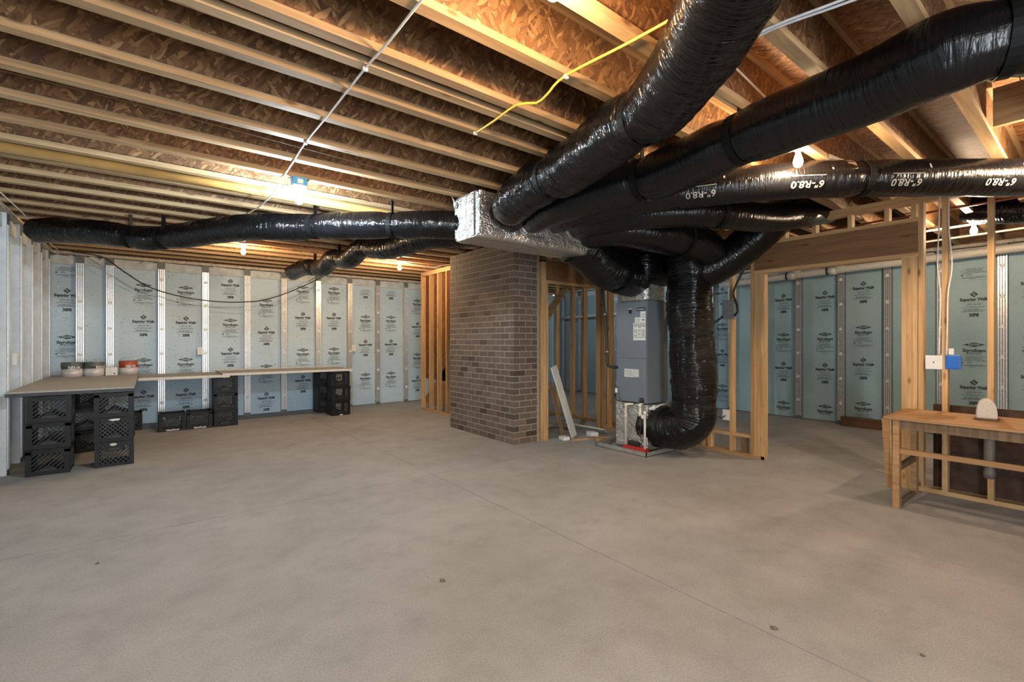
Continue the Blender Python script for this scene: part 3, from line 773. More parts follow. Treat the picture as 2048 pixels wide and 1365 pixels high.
# white condensate pipes
def pipe(name, label, pts, r, mat, cat='pipe', n=12, parent=None, extra=None):
    o = MB().tube(pts, r, n).build(name, mat, parent, True)
    if parent is None: setp(o, label, cat)
    return o
pp = pipe('drain_pipe', 'white plastic drain pipe dropping from furnace cabinet into red pump, farther one', [(4.70, 3.60, .60), (4.655, 3.66, .60), (4.655, 3.68, .58), (4.655, 3.68, .10)], .014, PVC)
for z in (.585, .45): MB().lathe([(.019, -.02), (.019, .02)], (4.655, 3.68, z), 14).build('coupling', PVC, pp, True)
p2 = pipe('drain_pipe', 'white plastic drain trap pipe at furnace corner above the red pump', [(4.70, 3.46, .62), (4.66, 3.47, .62), (4.655, 3.47, .50), (4.655, 3.43, .47), (4.655, 3.41, .50), (4.655, 3.40, .52), (4.655, 3.40, .09)], .014, PVC)
for y, z in ((3.47, .6), (3.47, .5), (3.40, .52), (3.43, .47)): MB().lathe([(.02, -.022), (.02, .022)], (4.655, y, z), 14).build('coupling', PVC, p2, True)
MB().lathe([(.024, 0), (.024, .04), (.012, .055)], (4.68, 3.465, .635), 14).build('cap', BLK, p2, True)
p3 = pipe('drain_pipe', 'tan plastic pipe stub poking out between furnace side and black riser', [(4.74, 3.39, .56), (4.86, 3.36, .585), (5.05, 3.30, .62)], .017, PVC)
MB().lathe([(.022, -.03), (.022, .03)], (4.80, 3.375, .572), 14).build('coupling', PVC, p3, True)
pipe('refrigerant_line', 'black insulated refrigerant line bending into the furnace side', spline([(4.62, 4.06, 2.30), (4.62, 4.04, 2.07), (4.62, 4.0, 1.80), (4.62, 3.96, 1.50), (4.62, 3.945, 1.12), (4.63, 3.935, 1.055), (4.66, 3.89, 1.042), (4.72, 3.84, 1.04)], .04), .019, BLK)
for z, y in ((1.72, 3.985), (1.24, 3.95)):
    MB().lathe([(.024, -.012), (.024, .012)], (4.62, y, z), 12).build('cable_tie', STEEL, bpy.data.objects['refrigerant_line'], True)
pipe('refrigerant_line', 'thin black line dropping behind the grey furnace top', spline([(4.95, 3.93, 2.3), (4.95, 3.93, 1.6)], .2), .012, BLK)
pipe('control_cable', 'thin brown control cable looping over the furnace foil base', spline([(4.70, 3.84, .80), (4.685, 3.80, .66), (4.68, 3.72, .55), (4.67, 3.64, .38), (4.68, 3.52, .30), (4.66, 3.45, .16)], .04), .004, BRN, 'cable', 6)
pipe('control_cable', 'thin black wire hanging beside the white trap pipe', spline([(4.69, 3.42, .48), (4.68, 3.455, .40), (4.66, 3.47, .28), (4.67, 3.44, .16)], .03), .004, BLK, 'cable', 6)
cb = MB(); cb.box(4.688, 4.70, 3.84, 3.875, .72, .775); setp(cb.build('junction_box', WHITE), 'tiny white wire junction on the furnace lower corner', 'junction box')

# ------------------------------------------------------------------ lamps
def bulb_mesh(me_name, mat):
    m = MB(); m.lathe([(.013, 0), (.014, -.02), (.022, -.045), (.029, -.068), (.030, -.082), (.025, -.10), (.012, -.112), (.001, -.114)], (0, 0, 0), 20)
    return m.mesh(me_name, mat, True)
def lamp(name, label, loc, key, style='keyless'):
    e, col = BULBS[key]
    t = thing(name, label, 'lamp', loc)
    z = 0.0
    if style == 'keyless':
        h = MB().lathe([(.055, 0), (.057, -.008), (.035, -.02), (.022, -.03), (.020, -.045)], (0, 0, 0), 24).mesh('lampholder', WHITE, True); inst(h, 'lampholder', (0, 0, 0), t); z = -.042
    elif style == 'box':
        inst(MB().box(-.055, .055, -.045, .045, -.062, 0).mesh('junction_box', BLUEL), 'junction_box', (0, 0, 0), t)
        inst(MB().box(-.022, .022, -.048, -.045, -.05, -.015).mesh('box_mark', WHITE), 'box_mark', (0, 0, 0), t)
        inst(MB().lathe([(.062, -.062), (.060, -.072), (.030, -.085), (.022, -.105)], (0, 0, 0), 24).mesh('lampholder', WHITE, True), 'lampholder', (0, 0, 0), t); z = -.10
    elif style == 'drop':
        inst(MB().lathe([(.045, 0), (.045, -.05)], (0, 0, 0), 20).mesh('junction_box', BLUEL, True), 'junction_box', (0, 0, 0), t)
        inst(MB().lathe([(.075, -.05), (.075, -.058), (.03, -.075), (.022, -.10)], (0, 0, 0), 24).mesh('lampholder', WHITE, True), 'lampholder', (0, 0, 0), t); z = -.095
    area_ = .0175
    inst(bulb_mesh('bulb', emis('bulb_' + key, col, e / (area_ * math.pi))), 'bulb', (0, 0, z), t)
    return t
lamp('lamp_holder', 'bright white bulb in blue box fixed under joists above the open floor', (.99, 4.16, ZC), 'blue', 'box')
lamp('lamp_holder', 'bare warm bulb on ceiling before back wall, between sagging duct and blue foam', (1.04, 7.4165, ZC), 'back1')
lamp('lamp_holder', 'bare warm bulb on ceiling close to the stud partition by the chimney', (3.36, 7.4165, ZC), 'back2')
lamp('lamp_holder', 'bare warm bulb tucked up between black ducts above the size marking', (3.53, 1.32, ZC), 'mid')
lamp('lamp_holder', 'bare warm bulb with white disc seen beyond framed studs near pipe', (7.02, .90, ZC), 'far', 'drop')
lamp('lamp_holder', 'warm bulb glowing at the picture top edge on nearest lit joist', (1.12, 1.20, ZC - .0), 'near')
lamp('lamp_holder', 'warm ceiling bulb over the workbench, out of sight', (4.80, .10, ZC), 'front')
lamp('lamp_holder', 'added neutral fill bulb behind the viewer by the side wall, out of sight', (-.1, -1.12, ZC), 'rear')  # unseen bulb added as fill for the front floor and ducts
lamp('lamp_holder', 'cool ceiling bulb in the room behind the alcove, out of sight', (7.4, 6.7, ZC), 'alcove')

# ------------------------------------------------------------------ cables and pipes on the ceiling
def cable(label, pts, r, mat, name='cable', clips=(), ccol=None):
    sp = spline(pts, .04); o = MB().tube(sp, r, 7).build(name, mat, None, True); setp(o, label, 'cable')
    for c in clips: MB().box(c[0] - .012, c[0] + .012, c[1] - .008, c[1] + .008, c[2] - .012, c[2] + .006).build('staple', WHITE, o, bevel=.002)
    return o
cable('white cable crossing under the joists to the blue boxed bulb', [(.86, .8, 2.725), (.85, 1.64, 2.728), (.85, 2.0, 2.726), (.843, 2.26, 2.728), (.84, 2.8, 2.722), (.84, 3.36, 2.728), (.855, 3.75, 2.725), (.875, 4.12, 2.728), (.93, 4.16, 2.735), (.96, 4.16, 2.72)], .006, WCAB, clips=((.843, 2.26, 2.728), (.84, 3.36, 2.728)))
cable('white cable dipping from the blue box toward the sagging duct', [(.875, 4.12, 2.728), (.87, 4.3, 2.70), (.85, 4.6, 2.66), (.83, 5.0, 2.66), (.815, 5.35, 2.69), (.81, 5.7, 2.73)], .006, WCAB)
cable('yellow cable stapled across three joists beside the fat black duct', [(1.75, .95, 2.74), (1.70, 1.32, 2.722), (1.66, 1.69, 2.722), (1.68, 1.85, 2.70), (1.70, 1.96, 2.705), (1.645, 2.06, 2.72), (1.65, 2.3, 2.715), (1.665, 2.52, 2.725)], .0065, YEL, clips=((1.665, 1.69, 2.722), (1.665, 2.52, 2.726)))
for k, lb in ((0, 'upper grey cable of the pair passing over the fat black duct'), (1, 'lower grey cable of the pair stapled to the dark joist')):
    cable(lb, [(2.08 + .03 * k, 1.25, 2.735), (2.09 + .02 * k, 1.0, 2.722), (2.10 + .02 * k, .85, 2.722), (2.15 + .03 * k, .63, 2.722), (2.20 + .05 * k, .3, 2.722), (2.3, -.3, 2.73)], .006, GCAB)
cable('white cable run high along a joist web between two ducts', [(2.3, 1.28, 2.93), (2.6, 1.28, 2.90), (2.9, 1.28, 2.86), (3.3, 1.28, 2.80)], .006, WCAB)
cable('thin brown cable strung along joists past the first white cable staple', [(-1.0, 3.50, 2.77), (-.2, 3.50, 2.77), (.5, 3.52, 2.76), (1.3, 3.55, 2.75), (2.1, 3.62, 2.75)], .0035, BRN)
cable('black cable hanging in a long loop across the back wall', [(-.90, 9.45, 2.70), (-.557, 9.5, 2.66), (-.3, 9.5, 2.46), (.018, 9.5, 2.238), (.48, 9.5, 2.103), (.978, 9.5, 2.054), (1.35, 9.5, 2.07), (1.68, 9.5, 2.126), (2.102, 9.5, 2.30), (2.645, 9.5, 2.60), (2.8, 9.45, 2.72)], .009, BLK)
cable('thin pale wire draped below the black loop on back wall', [(-.85, 9.68, 2.70), (-.5, 9.62, 2.42), (.1, 9.6, 2.12), (.9, 9.6, 1.95), (1.7, 9.6, 1.97), (2.3, 9.6, 2.25), (3.0, 9.68, 2.70)], .004, GCAB)
cable('pale cable running along the top of the side wall corner', [(-1.08, 5.2, 2.725), (-1.05, 6.4, 2.72), (-1.02, 7.0, 2.69), (-1.08, 7.8, 2.70), (-1.06, 8.6, 2.70), (-1.05, 9.5, 2.715)], .006, WCAB)
cable('white cable arcing across joists to the bulb near partition', [(3.36, 7.42, 2.72), (3.6, 7.35, 2.69), (3.9, 7.3, 2.66), (4.1, 7.2, 2.71), (4.3, 7.1, 2.74)], .006, WCAB)
cable('white cable drooping past the black folds to far bulbs', [(2.9, 4.4, 2.73), (2.7, 5.0, 2.66), (2.55, 5.7, 2.66), (2.45, 6.4, 2.69), (2.3, 7.2, 2.73)], .006, WCAB)
gp = MB().tube([(XL, 4.70, 2.728), (2.6, 4.70, 2.728), (4.5, 4.70, 2.728)], .042, 20).build('gas_pipe', YPIPE, None, True)
setp(gp, 'long yellow pipe running beside a joist behind the blue lamp box', 'pipe')
# right side pipes
rp = MB().tube(spline([(8.86, 4.7, 2.47), (8.86, 3.3, 2.515), (8.86, 2.5, 2.54), (8.86, 1.6, 2.56), (8.86, .5, 2.59), (8.86, -1.5, 2.63)], .3), .058, 20).build('sewer_pipe', PVC, None, True)
setp(rp, 'thick white drain pipe hung along the top of green foam wall', 'pipe')
for y, z in ((3.42, 2.512), (2.80, 2.531), (1.68, 2.558)):
    MB().lathe([(.068, -.06), (.068, .06)], (8.86, y, z), 20, 0, 'y').build('coupling', PVC, rp, True)
    MB().lathe([(.070, .055), (.070, .075)], (8.86, y, z), 20, 0, 'y').build('band', BLK, rp, True)
for y in (3.42, 2.80): MB().tube([(8.86, y, 2.52), (8.80, y - .16, 2.62), (8.80, y - .20, 2.72)], .045, 16).build('branch', PVC, rp, True)
sp_ = MB().tube([(7.3, 3.0, 2.66), (7.3, 1.3, 2.685), (7.3, -.8, 2.71)], .013, 10).build('water_pipe', PVC, None, True); setp(sp_, 'slim white water pipe below the far lamp beyond studs', 'pipe')
sp2 = MB().tube([(7.9, 3.0, 2.62), (7.9, 1.2, 2.66), (7.9, -.8, 2.70)], .013, 10).build('water_pipe', PVC, None, True); setp(sp2, 'slim white water pipe nearer the green foam wall', 'pipe')
cp_ = MB().tube([(6.4, 2.2, 2.70), (6.45, .9, 2.73), (6.5, -.6, 2.75)], .011, 10).build('water_pipe', COPPER, None, True); setp(cp_, 'red water pipe passing behind framed studs under joists', 'pipe')
sp3 = MB().tube(spline([(9.0, 9.3, 2.0), (9.0, 8.0, 2.02), (9.0, 6.2, 2.06)], .3), .04, 16).build('sewer_pipe', PVC, None, True); setp(sp3, 'white drain pipe crossing the far wall seen through alcove', 'pipe')
for k, (dy, lb) in enumerate(((.0, 'white house cable stapled down the near edge of bench stud'), (-.05, 'white house cable bowing out behind bench stud'))):
    pts = [(5.59, .935 + dy * 1.2, 2.74), (5.585, .94 + dy * 1.3, 2.4), (5.585, .950 + dy * 1.9, 2.05), (5.585, .93 + dy, 1.8), (5.585, .935 + dy, 1.5), (5.585, .94 + dy, 1.25)]
    cable(lb, pts, .006, WCAB)

# ------------------------------------------------------------------ electrical boxes
def box_thing(name, label, cat, c, half, mat, ax, plate=None):
    t = thing(name, label, cat, c)
    h = half; m = MB().box(c[0] - h[0], c[0] + h[0], c[1] - h[1], c[1] + h[1], c[2] - h[2], c[2] + h[2]); m.build('body', mat, t, bevel=.004)
    return t
t = box_thing('switch_plate', 'square white blank cover plate on framing beside bench post', 'switch', (5.592, .976, 1.186), (.008, .058, .062), WHITE, 'x')
MB().box(5.582, 5.586, .972, .980, 1.18, 1.192).build('toggle', BLK, t)
t = box_thing('outlet_box', 'bright blue plastic outlet box fixed to bench stud', 'outlet', (5.62, .85, 1.19), (.03, .05, .062), BLUE, 'x')
MB().box(5.586, 5.592, .815, .885, 1.14, 1.24).build('rim', BLUE, t, bevel=.002)
t = box_thing('paper_tag', 'small white tag stuck above the blue outlet box', 'tag', (5.60, .862, 1.285), (.002, .018, .028), PAPER, 'x')
t = box_thing('disconnect_box', 'grey electrical disconnect box on stud next to black riser', 'electrical box', (5.575, 2.85, 1.759), (.025, .075, .115), GBOX, 'x')
MB().box(5.545, 5.551, 2.785, 2.915, 1.66, 1.86).build('cover', GBOX, t, bevel=.003)
cable('black conduit from elbow duct down to the grey disconnect box', [(5.55, 2.62, 2.30), (5.54, 2.72, 2.10), (5.54, 2.78, 1.95), (5.54, 2.74, 1.82), (5.54, 2.73, 1.72), (5.55, 2.77, 1.68)], .013, BLK)
cable('black conduit curling from grey disconnect box behind the riser', [(5.55, 2.91, 1.68), (5.50, 3.0, 1.60), (5.40, 3.1, 1.55), (5.2, 3.2, 1.55)], .013, BLK)
t = box_thing('outlet_box', 'white low outlet with plugged black cord behind riser', 'outlet', (5.60, 2.90, .469), (.006, .045, .065), WHITE, 'x')
cable('black cord from the low outlet behind the riser', [(5.585, 2.90, .46), (5.55, 2.93, .43), (5.48, 2.98, .47), (5.4, 3.05, .55)], .006, BLK)
def outlet(label, c, half):
    t = box_thing('outlet_box', label, 'outlet', c, half, WHITE, 'y')
    m = MB()
    for dz in (-.02, .02):
        if half[1] < half[0]: m.box(c[0] - .012, c[0] + .012, c[1] - half[1] - .002, c[1] - half[1], c[2] + dz - .01, c[2] + dz + .01)
        else: m.box(c[0] + half[0], c[0] + half[0] + .002, c[1] - .012, c[1] + .012, c[2] + dz - .01, c[2] + dz + .01)
    m.build('socket', CREAM, t)
outlet('white outlet on back wall stud above the first bench board', (.705, YB - .01, 1.20), (.042, .02, .065))
outlet('white outlet on back wall stud past the last bench end', (3.385, YB - .01, 1.22), (.04, .02, .065))
outlet('white outlet between studs of the side wall above the worktop', (XL - .02, 7.41, 1.18), (.02, .04, .065))

# ------------------------------------------------------------------ crates
CW, CH = .166, .27
fm = MB()
for sx in (-1, 1):
    for sy in (-1, 1):
        fm.box(min(sx * CW, sx * (CW - .045)), max(sx * CW, sx * (CW - .045)), min(sy * CW, sy * (CW - .012)), max(sy * CW, sy * (CW - .012)), 0, CH)
        fm.box(min(sx * CW, sx * (CW - .012)), max(sx * CW, sx * (CW - .012)), min(sy * (CW - .012), sy * (CW - .045)), max(sy * (CW - .012), sy * (CW - .045)), 0, CH)
for z0, z1, o in ((0, .035, -.004), (CH - .05, CH - .004, 0)):
    q = CW + o
    fm.box(-q, q, -q, -q + .012, z0, z1); fm.box(-q, q, q - .012, q, z0, z1)
    fm.box(-q, -q + .012, -q + .012, q - .012, z0, z1); fm.box(q - .012, q, -q + .012, q - .012, z0, z1)
fm.box(-CW, CW, -CW - .004, -CW, CH - .02, CH - .008); fm.box(-CW, CW, CW, CW + .004, CH - .02, CH - .008)
frame_me = fm.mesh('frame', CRATE)
def lattice(both):
    m = MB(); x0, x1, z0, z1 = -.121, .121, .035, CH - .05; W_, H_ = x1 - x0, z1 - z0
    for sgn in ((1, -1) if both else (1,)):
        k = -W_
        while k < W_ + H_:
            pts = []
            # line x - x0 = k + sgn-dir
            for t_ in range(2):
                zz = (0, H_)[t_]; pts.append([k + (zz if sgn > 0 else H_ - zz), zz])
            (a, za), (b, zb) = pts
            def clip(a, za, b, zb):
                if a > b: a, za, b, zb = b, zb, a, za
                if b <= 0 or a >= W_: return None
                s = (zb - za) / (b - a)
                if a < 0: za, a = za - a * s, 0
                if b > W_: zb, b = zb - (b - W_) * s, W_
                return a, za, b, zb
            q = clip(a, za, b, zb)
            if q and abs(q[2] - q[0]) > .01: m.bar((x0 + q[0], -CW + .006, z0 + q[1]), (x0 + q[2], -CW + .006, z0 + q[3]), .0075, .007, 0, (0, -1, 0))
            k += .043
    return m.mesh('lattice', CRATE_LIT)
lat1, lat2 = lattice(False), lattice(True)
hd = MB()
hd.prism([(-.121, -CW, .035), (.121, -CW, .035), (.121, -CW, .050), (.065, -CW, .056), (.012, -CW, .098), (-.012, -CW, .098), (-.065, -CW, .056), (-.121, -CW, .050)], (0, .010, 0))
hd.prism([(-.05 + .012 * math.cos(a), -CW - .002, .056 + .012 * math.sin(a)) for a in [math.pi / 2 + k * math.pi / 6 for k in range(7)]] + [(.05 + .012 * math.cos(a), -CW - .002, .056 + .012 * math.sin(a)) for a in [-math.pi / 2 + k * math.pi / 6 for k in range(7)]], (0, .003, 0), 1)
handle_lo = hd.mesh('handle', [CRATE, BLK])
hd = MB(); hd.box(-.085, .085, -CW, -CW + .010, CH - .105, CH - .05); hd.box(-.048, .048, -CW - .003, -CW, CH - .092, CH - .068, 1)
handle_hi = hd.mesh('handle', [CRATE, BLK])
bs_ = MB()
for k in range(9):
    p_ = -.14 + k * .035
    bs_.box(-CW + .008, CW - .008, p_ - .003, p_ + .003, .004, .010); bs_.box(p_ - .003, p_ + .003, -CW + .008, CW - .008, .0045, .0105)
base_me = bs_.mesh('base_grid', CRATE)
def add_print(cr, me, lab):
    o = inst(me, 'print', (0, 0, 0), cr); o['label'] = lab
tx = MB(); add_text(tx, 'DeanFoods', .034, lambda x, y, z: (x, -CW - .0008 - z, .022 + y), 0, .0012, .16, .2); dean_me = tx.mesh('print', WHITE)
tx = MB(); tx.box(-.04, -.018, -CW - .0052, -CW - .0042, CH - .034, CH - .02); tx.box(-.012, .03, -CW - .0052, -CW - .0042, CH - .031, CH - .023); mayo_me = tx.mesh('print', PAPER)
tx = MB(); tx.prism([(-.01 + .030 * math.cos(a), -CW - .004, CH - .030 + .016 * math.sin(a)) for a in [k * math.pi / 8 for k in range(16)]], (0, .003, 0)); oval_me = tx.mesh('sticker', plain('pale_yellow', (.55, .55, .36), .5))
tx = MB(); tx.prism([(-.05, -CW - .004, CH - .03), (-.01, -CW - .004, CH - .042), (.045, -CW - .004, CH - .036), (.05, -CW - .004, CH - .018), (-.015, -CW - .004, CH - .016)], (0, .003, 0)); torn_me = tx.mesh('sticker', PAPER)
tx = MB(); tx.prism([(-.03, -CW - .004, .002), (.03, -CW - .004, .004), (.02, -CW - .004, .022), (-.025, -CW - .004, .018)], (0, .003, 0)); scrap_me = tx.mesh('sticker', PAPER)
def crate(label, x, y, z, rz=0, lat=lat1, hm=handle_lo, extra=None, group='black milk crates'):
    t = thing('milk_crate', label, 'crate', (x, y, z), group); t.rotation_euler = (0, 0, rz)
    inst(frame_me, 'frame', (0, 0, 0), t); inst(base_me, 'base_grid', (0, 0, 0), t)
    for k in range(4):
        inst(lat, 'lattice', (0, 0, 0), t, k * math.pi / 2)
    for k in (0, 2): inst(hm, 'handle', (0, 0, 0), t, k * math.pi / 2)
    if extra: inst(extra, 'print', (0, 0, 0), t)
    return t
g1 = 'crates under the worktop'
for k, lv in enumerate(('bottom', 'middle', 'top')):
    crate('%s black milk crate of front stack nearest the side wall' % lv, -.815 + .004 * k, 6.88 + .004 * k, CH * k, .01 * (k - 1), lat1, handle_lo, None, g1)
crate('bottom black milk crate with oval sticker, stack under worktop outer corner', -.30, 6.905, 0, .03, lat2, handle_hi, oval_me, g1)
crate('middle black milk crate with torn white sticker, stack under worktop outer corner', -.295, 6.90, CH, -.02, lat2, handle_lo, torn_me, g1)
crate('top black milk crate, stack under worktop outer corner', -.30, 6.90, 2 * CH, .0, lat1, handle_lo, None, g1)
crate('bottom dusty crate seen in gap between front stacks', -.60, 7.95, 0, .35, lat2, handle_lo, None, g1)
crate('middle dusty crate seen in gap between front stacks', -.62, 7.97, CH, .10, lat1, handle_lo, None, g1)
crate('top dusty crate seen in gap between front stacks', -.60, 7.95, 2 * CH, -.15, lat2, handle_lo, None, g1)
crate('single low crate on floor behind the worktop outer stack', -.245, 9.37, 0, 0, lat2, handle_lo, None, 'crates on the floor by back wall')
crate('floor crate with white lettering, next to worktop end', .285, 8.93, 0, .02, lat1, handle_hi, dean_me, 'crates on the floor by back wall')
crate('floor crate with white lettering, touching the middle stack', .637, 8.93, 0, -.02, lat2, handle_hi, dean_me, 'crates on the floor by back wall')
g2 = 'crates holding the bench boards'
crate('bottom crate of middle stack under the bench board joint', .985, 8.92, 0, .01, lat2, handle_lo, None, g2)
crate('second crate of middle stack under the bench board joint', .985, 8.92, CH, -.01, lat2, handle_lo, None, g2)
crate('top lettered crate of middle stack under the bench board joint', .985, 8.92, 2 * CH, 0, lat2, handle_lo, mayo_me, g2)
for k, lv in enumerate(('bottom', 'middle', 'top')):
    crate('%s crate of front stack under the far bench end' % lv, 2.80 + .01 * (k % 2), 8.89, CH * k, .04 * (1 - k), lat1, handle_lo, scrap_me if k == 0 else None, g2)
    crate('%s crate of rear stack hugging back wall under far bench end' % lv, 2.70, 9.40, CH * k, .0, lat2, handle_lo, None, g2)

# ------------------------------------------------------------------ worktop and bench boards
wt = thing('worktop', 'grey speckled worktop with black edge laid on milk crates by side wall', 'table', (-.62, 8.2, .81))
MB().box(-1.125, -.125, 6.74, 9.66, .848, .864).build('top_sheet', TOPM, wt)
MB().box(-1.125, -.125, 6.735, 9.66, .812, .847).build('edge_board', TOPE, wt, bevel=.004)
bd = thing('bench_board', 'grey bench board along back wall from worktop to the middle stack', 'shelf', (.5, 9.2, .81))
MB().box(-.12, 1.03, 8.70, 9.66, .812, .828).build('top_sheet', TOPM, bd)
MB().box(-.12, 1.03, 8.695, 8.703, .792, .832).build('front_edge', CREAM, bd); MB().box(.0, 1.0, 9.60, 9.64, .79, .811).build('rear_batten', WX, bd)
b2 = thing('bench_board', 'grey bench board overlapping its neighbour, ending on far crate stacks', 'shelf', (2.0, 9.2, .82))
MB().box(.93, 3.02, 8.72, 9.66, .832, .850).build('top_sheet', TOPM, b2)
MB().box(.93, 3.02, 8.712, 8.72, .815, .854).build('front_edge', CREAM, b2); MB().box(.95, 3.0, 9.655, 9.665, .85, .866).build('rear_lip', CREAM, b2)
MB().box(1.03, 3.02, 8.76, 9.6, .812, .832).build('under_board', TOPE, b2)
# ------------------------------------------------------------------ paint cans, carton
def can(label, x, y, r, h, bands, lid, wordm=None):
    t = thing('paint_can', label, 'paint can', (x, y, .864), 'paint cans on the worktop')
    for k, (z0, z1, m) in enumerate(bands):
        MB().lathe([(r, z0 * h), (r, z1 * h)], (x, y, .864), 28).build('body' if k == 0 else 'label_band', m, t, True)
    MB().lathe([(r * 1.03, .97 * h), (r * 1.03, 1.0 * h), (r * .92, 1.0 * h), (r * .9, .985 * h)], (x, y, .864), 28).build('lid_rim', lid, t, True)
    MB().lathe([(r * 1.02, 0), (r * 1.02, .03 * h)], (x, y, .864), 28).build('base_rim', STEEL, t, True)
    if wordm:
        txt, zc, a0, mm, sz = wordm
        m = MB(); add_text(m, txt, sz, lambda px, py, pz: (x + (r + .002 + pz) * math.cos(a0 + px / r), y + (r + .002 + pz) * math.sin(a0 + px / r), .864 + zc * h + py), 0, .0015); m.build('lettering', mm, t)
    return t
ca = math.atan2(-1, .05)
c1 = can('paint can with dark label band, nearest the side wall, handle hanging', -.86, 9.12, .118, .205, [(0, .55, CANW), (.55, 1, CANG)], STEEL, ('BEHR', .62, ca + .25, CANW, .06))
c2 = can('paint can with dark label band, beside the white carton', -.625, 9.14, .118, .205, [(0, .55, CANW), (.55, 1, CANG)], STEEL, ('BEHR', .62, ca + .75, CANW, .06))
c3 = can('paint can with orange red label and raised wire handle', -.245, 9.33, .115, .205, [(0, .5, CANW), (.5, 1, CANR)], STEEL, ('BEHR', .60, ca + .25, CANW, .055))
hp = [(-.245 + .118 * math.cos(a) * 1.0, 9.33 - .02, .864 + .17 + .10 * math.sin(a)) for a in [k * math.pi / 14 for k in range(15)]]
MB().tube(hp, .003, 6).build('handle', STEEL, c3, True)
hp = [(-.86 + .121 * math.cos(a), 9.12 + .121 * math.sin(a), .864 + .17 - .09 * math.sin((a + math.pi) )) for a in [-math.pi + k * math.pi / 14 for k in range(15)]]
MB().tube(hp, .003, 6).build('handle', STEEL, c1, True)
ct = thing('carton', 'small white carton between paint cans on the worktop', 'box', (-.43, 9.15, .864))
MB().box(-.50, -.365, 9.07, 9.21, .866, .985).build('body', WHITE, ct, bevel=.006)
MB().box(-.45, -.435, 9.066, 9.070, .87, .985).build('tape_strip', PAPER, ct); MB().box(-.41, -.39, 9.066, 9.070, .885, .90).build('stamp', BRN, ct)

# ------------------------------------------------------------------ workbench at the framed wall
wb = thing('workbench', 'worn brown wooden workbench standing against the doorway framing', 'table', (5.2, 0, 0))
MB().box(4.83, 5.56, -1.9, 1.16, .732, .752).build('bench_top', WBEN, wb)
MB().box(4.87, 4.91, -1.9, 1.10, .655, .732).build('apron', WDK, wb)
def bleg(x, y, tz=.732): MB().box(x - .035, x + .035, y - .022, y + .022, 0, tz).build('leg', WBEN, wb)
bleg(4.90, 1.085); bleg(5.46, 1.085); bleg(4.90, -1.7); bleg(5.46, -1.7)
MB().box(4.94, 5.43, 1.068, 1.102, .30, .345).build('side_rail', WDK, wb)
MB().box(4.94, 5.43, 1.068, 1.102, .0, .03).build('floor_runner', WDK, wb)
MB().box(4.865, 4.895, -1.68, 1.06, .455, .495).build('front_rail', WBEN, wb)
MB().prism([(4.845, 1.125, .73), (4.845, 1.175, .73), (4.93, 1.165, .14), (4.93, 1.125, .14)], (.012, 0, 0)).build('end_brace', WBEN, wb)
MB().prism([(4.85, 1.112, .73), (5.06, 1.112, .73), (4.945, 1.112, .13), (4.90, 1.112, .13)], (0, .012, 0)).build('end_panel', WBEN, wb)
mp_ = MB().lathe([(.031, .36), (.034, .40), (.031, .42), (.031, .66), (.037, .68), (.037, .732)], (4.92, .548, 0), 20).build('steel_pipe', plain('dull_pipe', (.12, .105, .09), .6, .3), None, True)
setp(mp_, 'grey metal pipe hanging below the workbench top', 'pipe')
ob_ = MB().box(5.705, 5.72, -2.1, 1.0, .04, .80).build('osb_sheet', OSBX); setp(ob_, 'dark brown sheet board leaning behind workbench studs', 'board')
wc = thing('covered_machine', 'white rounded cover with dark base sitting on the workbench', 'appliance', (5.24, .60, .752))
MB().box(5.18, 5.30, .533, .667, .753, .768).build('base', BRN, wc, bevel=.003)
m = MB(); vs = []; prof = [(k_ * .72, z_) for k_, z_ in ((-.085, 0), (-.083, .05), (-.075, .095), (-.058, .128), (-.03, .148), (0, .153), (.03, .148), (.058, .128), (.075, .095), (.083, .05), (.085, 0))]
th_ = math.radians(-82)
dirw = Vector((math.cos(th_), math.sin(th_), 0)); dird = Vector((-math.sin(th_), math.cos(th_), 0))
m.prism([Vector((5.24, .60, .768)) + dirw * a_ + Vector((0, 0, z_)) - dird * .06 for a_, z_ in prof], dird * .12)
m.build('cover', CLOTH, wc, bevel=.012, seg=3)

# ------------------------------------------------------------------ odds and ends near the alcove
lb = thing('leaning_board', 'long white trim board leaning against the alcove post', 'board', (4.75, 4.70, 0))
MB().bar((4.79, 4.70, .01), (4.46, 4.775, 1.02), .13, .022, 0, (0.2, -1, .1)).build('plank', CREAM, lb, bevel=.003)
l2 = MB().bar((4.62, 4.74, .008), (4.41, 4.79, .80), .07, .02, 0, (0.2, -1, .1)).build('leaning_board', WDK); setp(l2, 'narrow dark board leaning in the shadow of alcove post', 'board')
sc1 = MB().bar((5.22, 5.45, .055), (5.19, 4.46, .075), .12, .02, 0, (.6, 0, 1)).build('trim_board', CREAM); setp(sc1, 'white trim board lying on floor beside the furnace', 'board')
sc2 = MB().prism([(4.50, 4.62, .002), (4.60, 4.60, .002), (4.62, 4.72, .002), (4.53, 4.74, .002)], (0, 0, .045)).build('white_scrap', WHITE); setp(sc2, 'white wrapped scrap on floor at the alcove post foot', 'scrap')
sc3 = MB().prism([(4.98, 4.55, .002), (5.08, 4.50, .002), (5.12, 4.62, .002), (5.02, 4.68, .002)], (0, 0, .06)).build('white_scrap', WHITE); setp(sc3, 'crumpled white scrap beside the lying trim board', 'scrap')
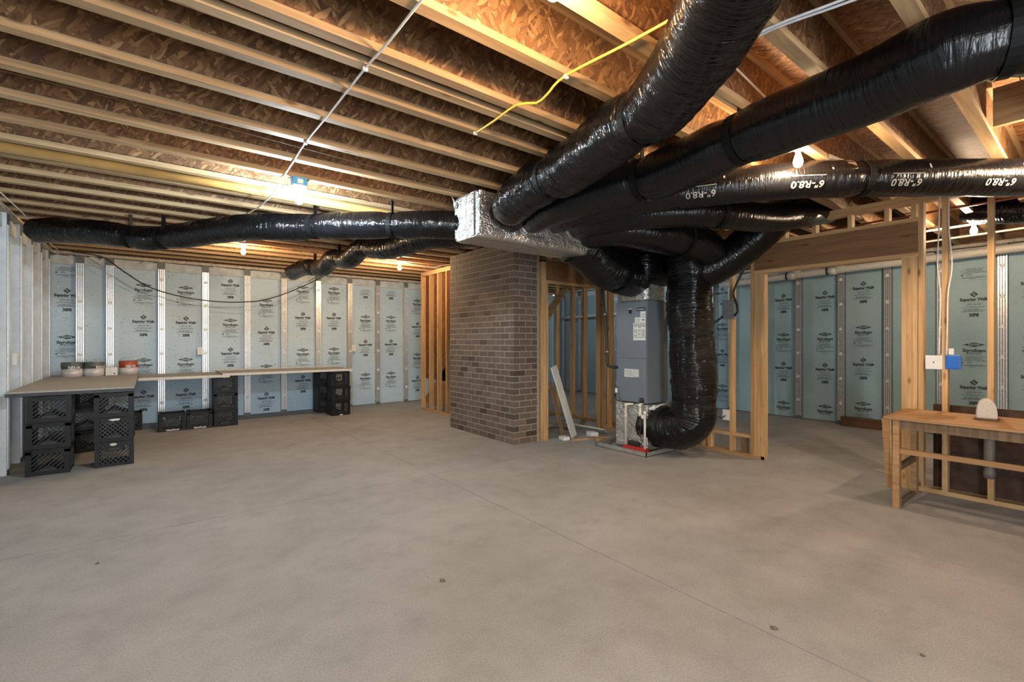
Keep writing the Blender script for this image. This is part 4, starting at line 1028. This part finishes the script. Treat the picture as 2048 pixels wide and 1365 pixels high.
sc4 = MB().bar((4.60, 4.55, .012), (4.95, 4.45, .012), .05, .02).build('wood_offcut', WX); setp(sc4, 'flat wood offcut on floor before the leaning boards', 'offcut')
sc5 = MB().bar((4.85, 4.52, .012), (5.15, 4.35, .012), .06, .02).build('wood_offcut', WX); setp(sc5, 'flat wood offcut on floor closer to the furnace pan', 'offcut')
sc6 = MB().box(4.74, 4.80, 4.18, 4.24, 0, .07).build('wood_block', WZ, None, bevel=.003); setp(sc6, 'small wood block by the drain pan back corner', 'offcut')
bb = thing('brown_box', 'flat brown box on floor against green foam wall', 'box', (8.9, 2.4, 0))
MB().box(8.86, 8.99, 2.16, 2.68, 0, .14).build('body', BRN, bb, bevel=.004); MB().box(8.85, 8.99, 2.15, 2.69, .12, .145).build('lid', BRN, bb)
tp = thing('tape_roll', 'roll of tan tape lying on floor behind doorway post', 'tape', (6.35, 2.82, 0))
MB().lathe([(.085, 0), (.085, .05), (.045, .05), (.045, 0)], (6.35, 2.82, 0), 24).build('roll', TAPE, tp, True); MB().lathe([(.045, .0), (.045, .052), (.038, .052), (.038, 0)], (6.35, 2.82, 0), 24).build('core', CREAM, tp, True)
def leaf(label, x, y, s, seed):
    rr = random.Random(seed); n = 9
    pts = [(x + s * (.6 + .5 * rr.random()) * math.cos(2 * math.pi * k / n), y + s * (.6 + .5 * rr.random()) * math.sin(2 * math.pi * k / n), .003) for k in range(n)]
    m = MB(); m.add([(x, y, .012)] + pts, [(0, 1 + k, 1 + (k + 1) % n) for k in range(n)]); m.add([(px_, py_, .001) for px_, py_, _ in pts], [list(range(n))[::-1]])
    o = m.build('dry_leaf', LEAF); setp(o, label, 'leaf')
leaf('grey dry leaf lying alone in the middle of the open floor', 1.335, 2.362, .021, 1)
leaf('dark dry leaf on floor close to the long control joint', 2.368, .991, .018, 2)
leaf('small dark leaf crumb on floor before the worktop crates', -.249, 3.857, .013, 3)
leaf('tiny dark crumb on floor nearest the workbench side corner', 2.679, .505, .010, 4)
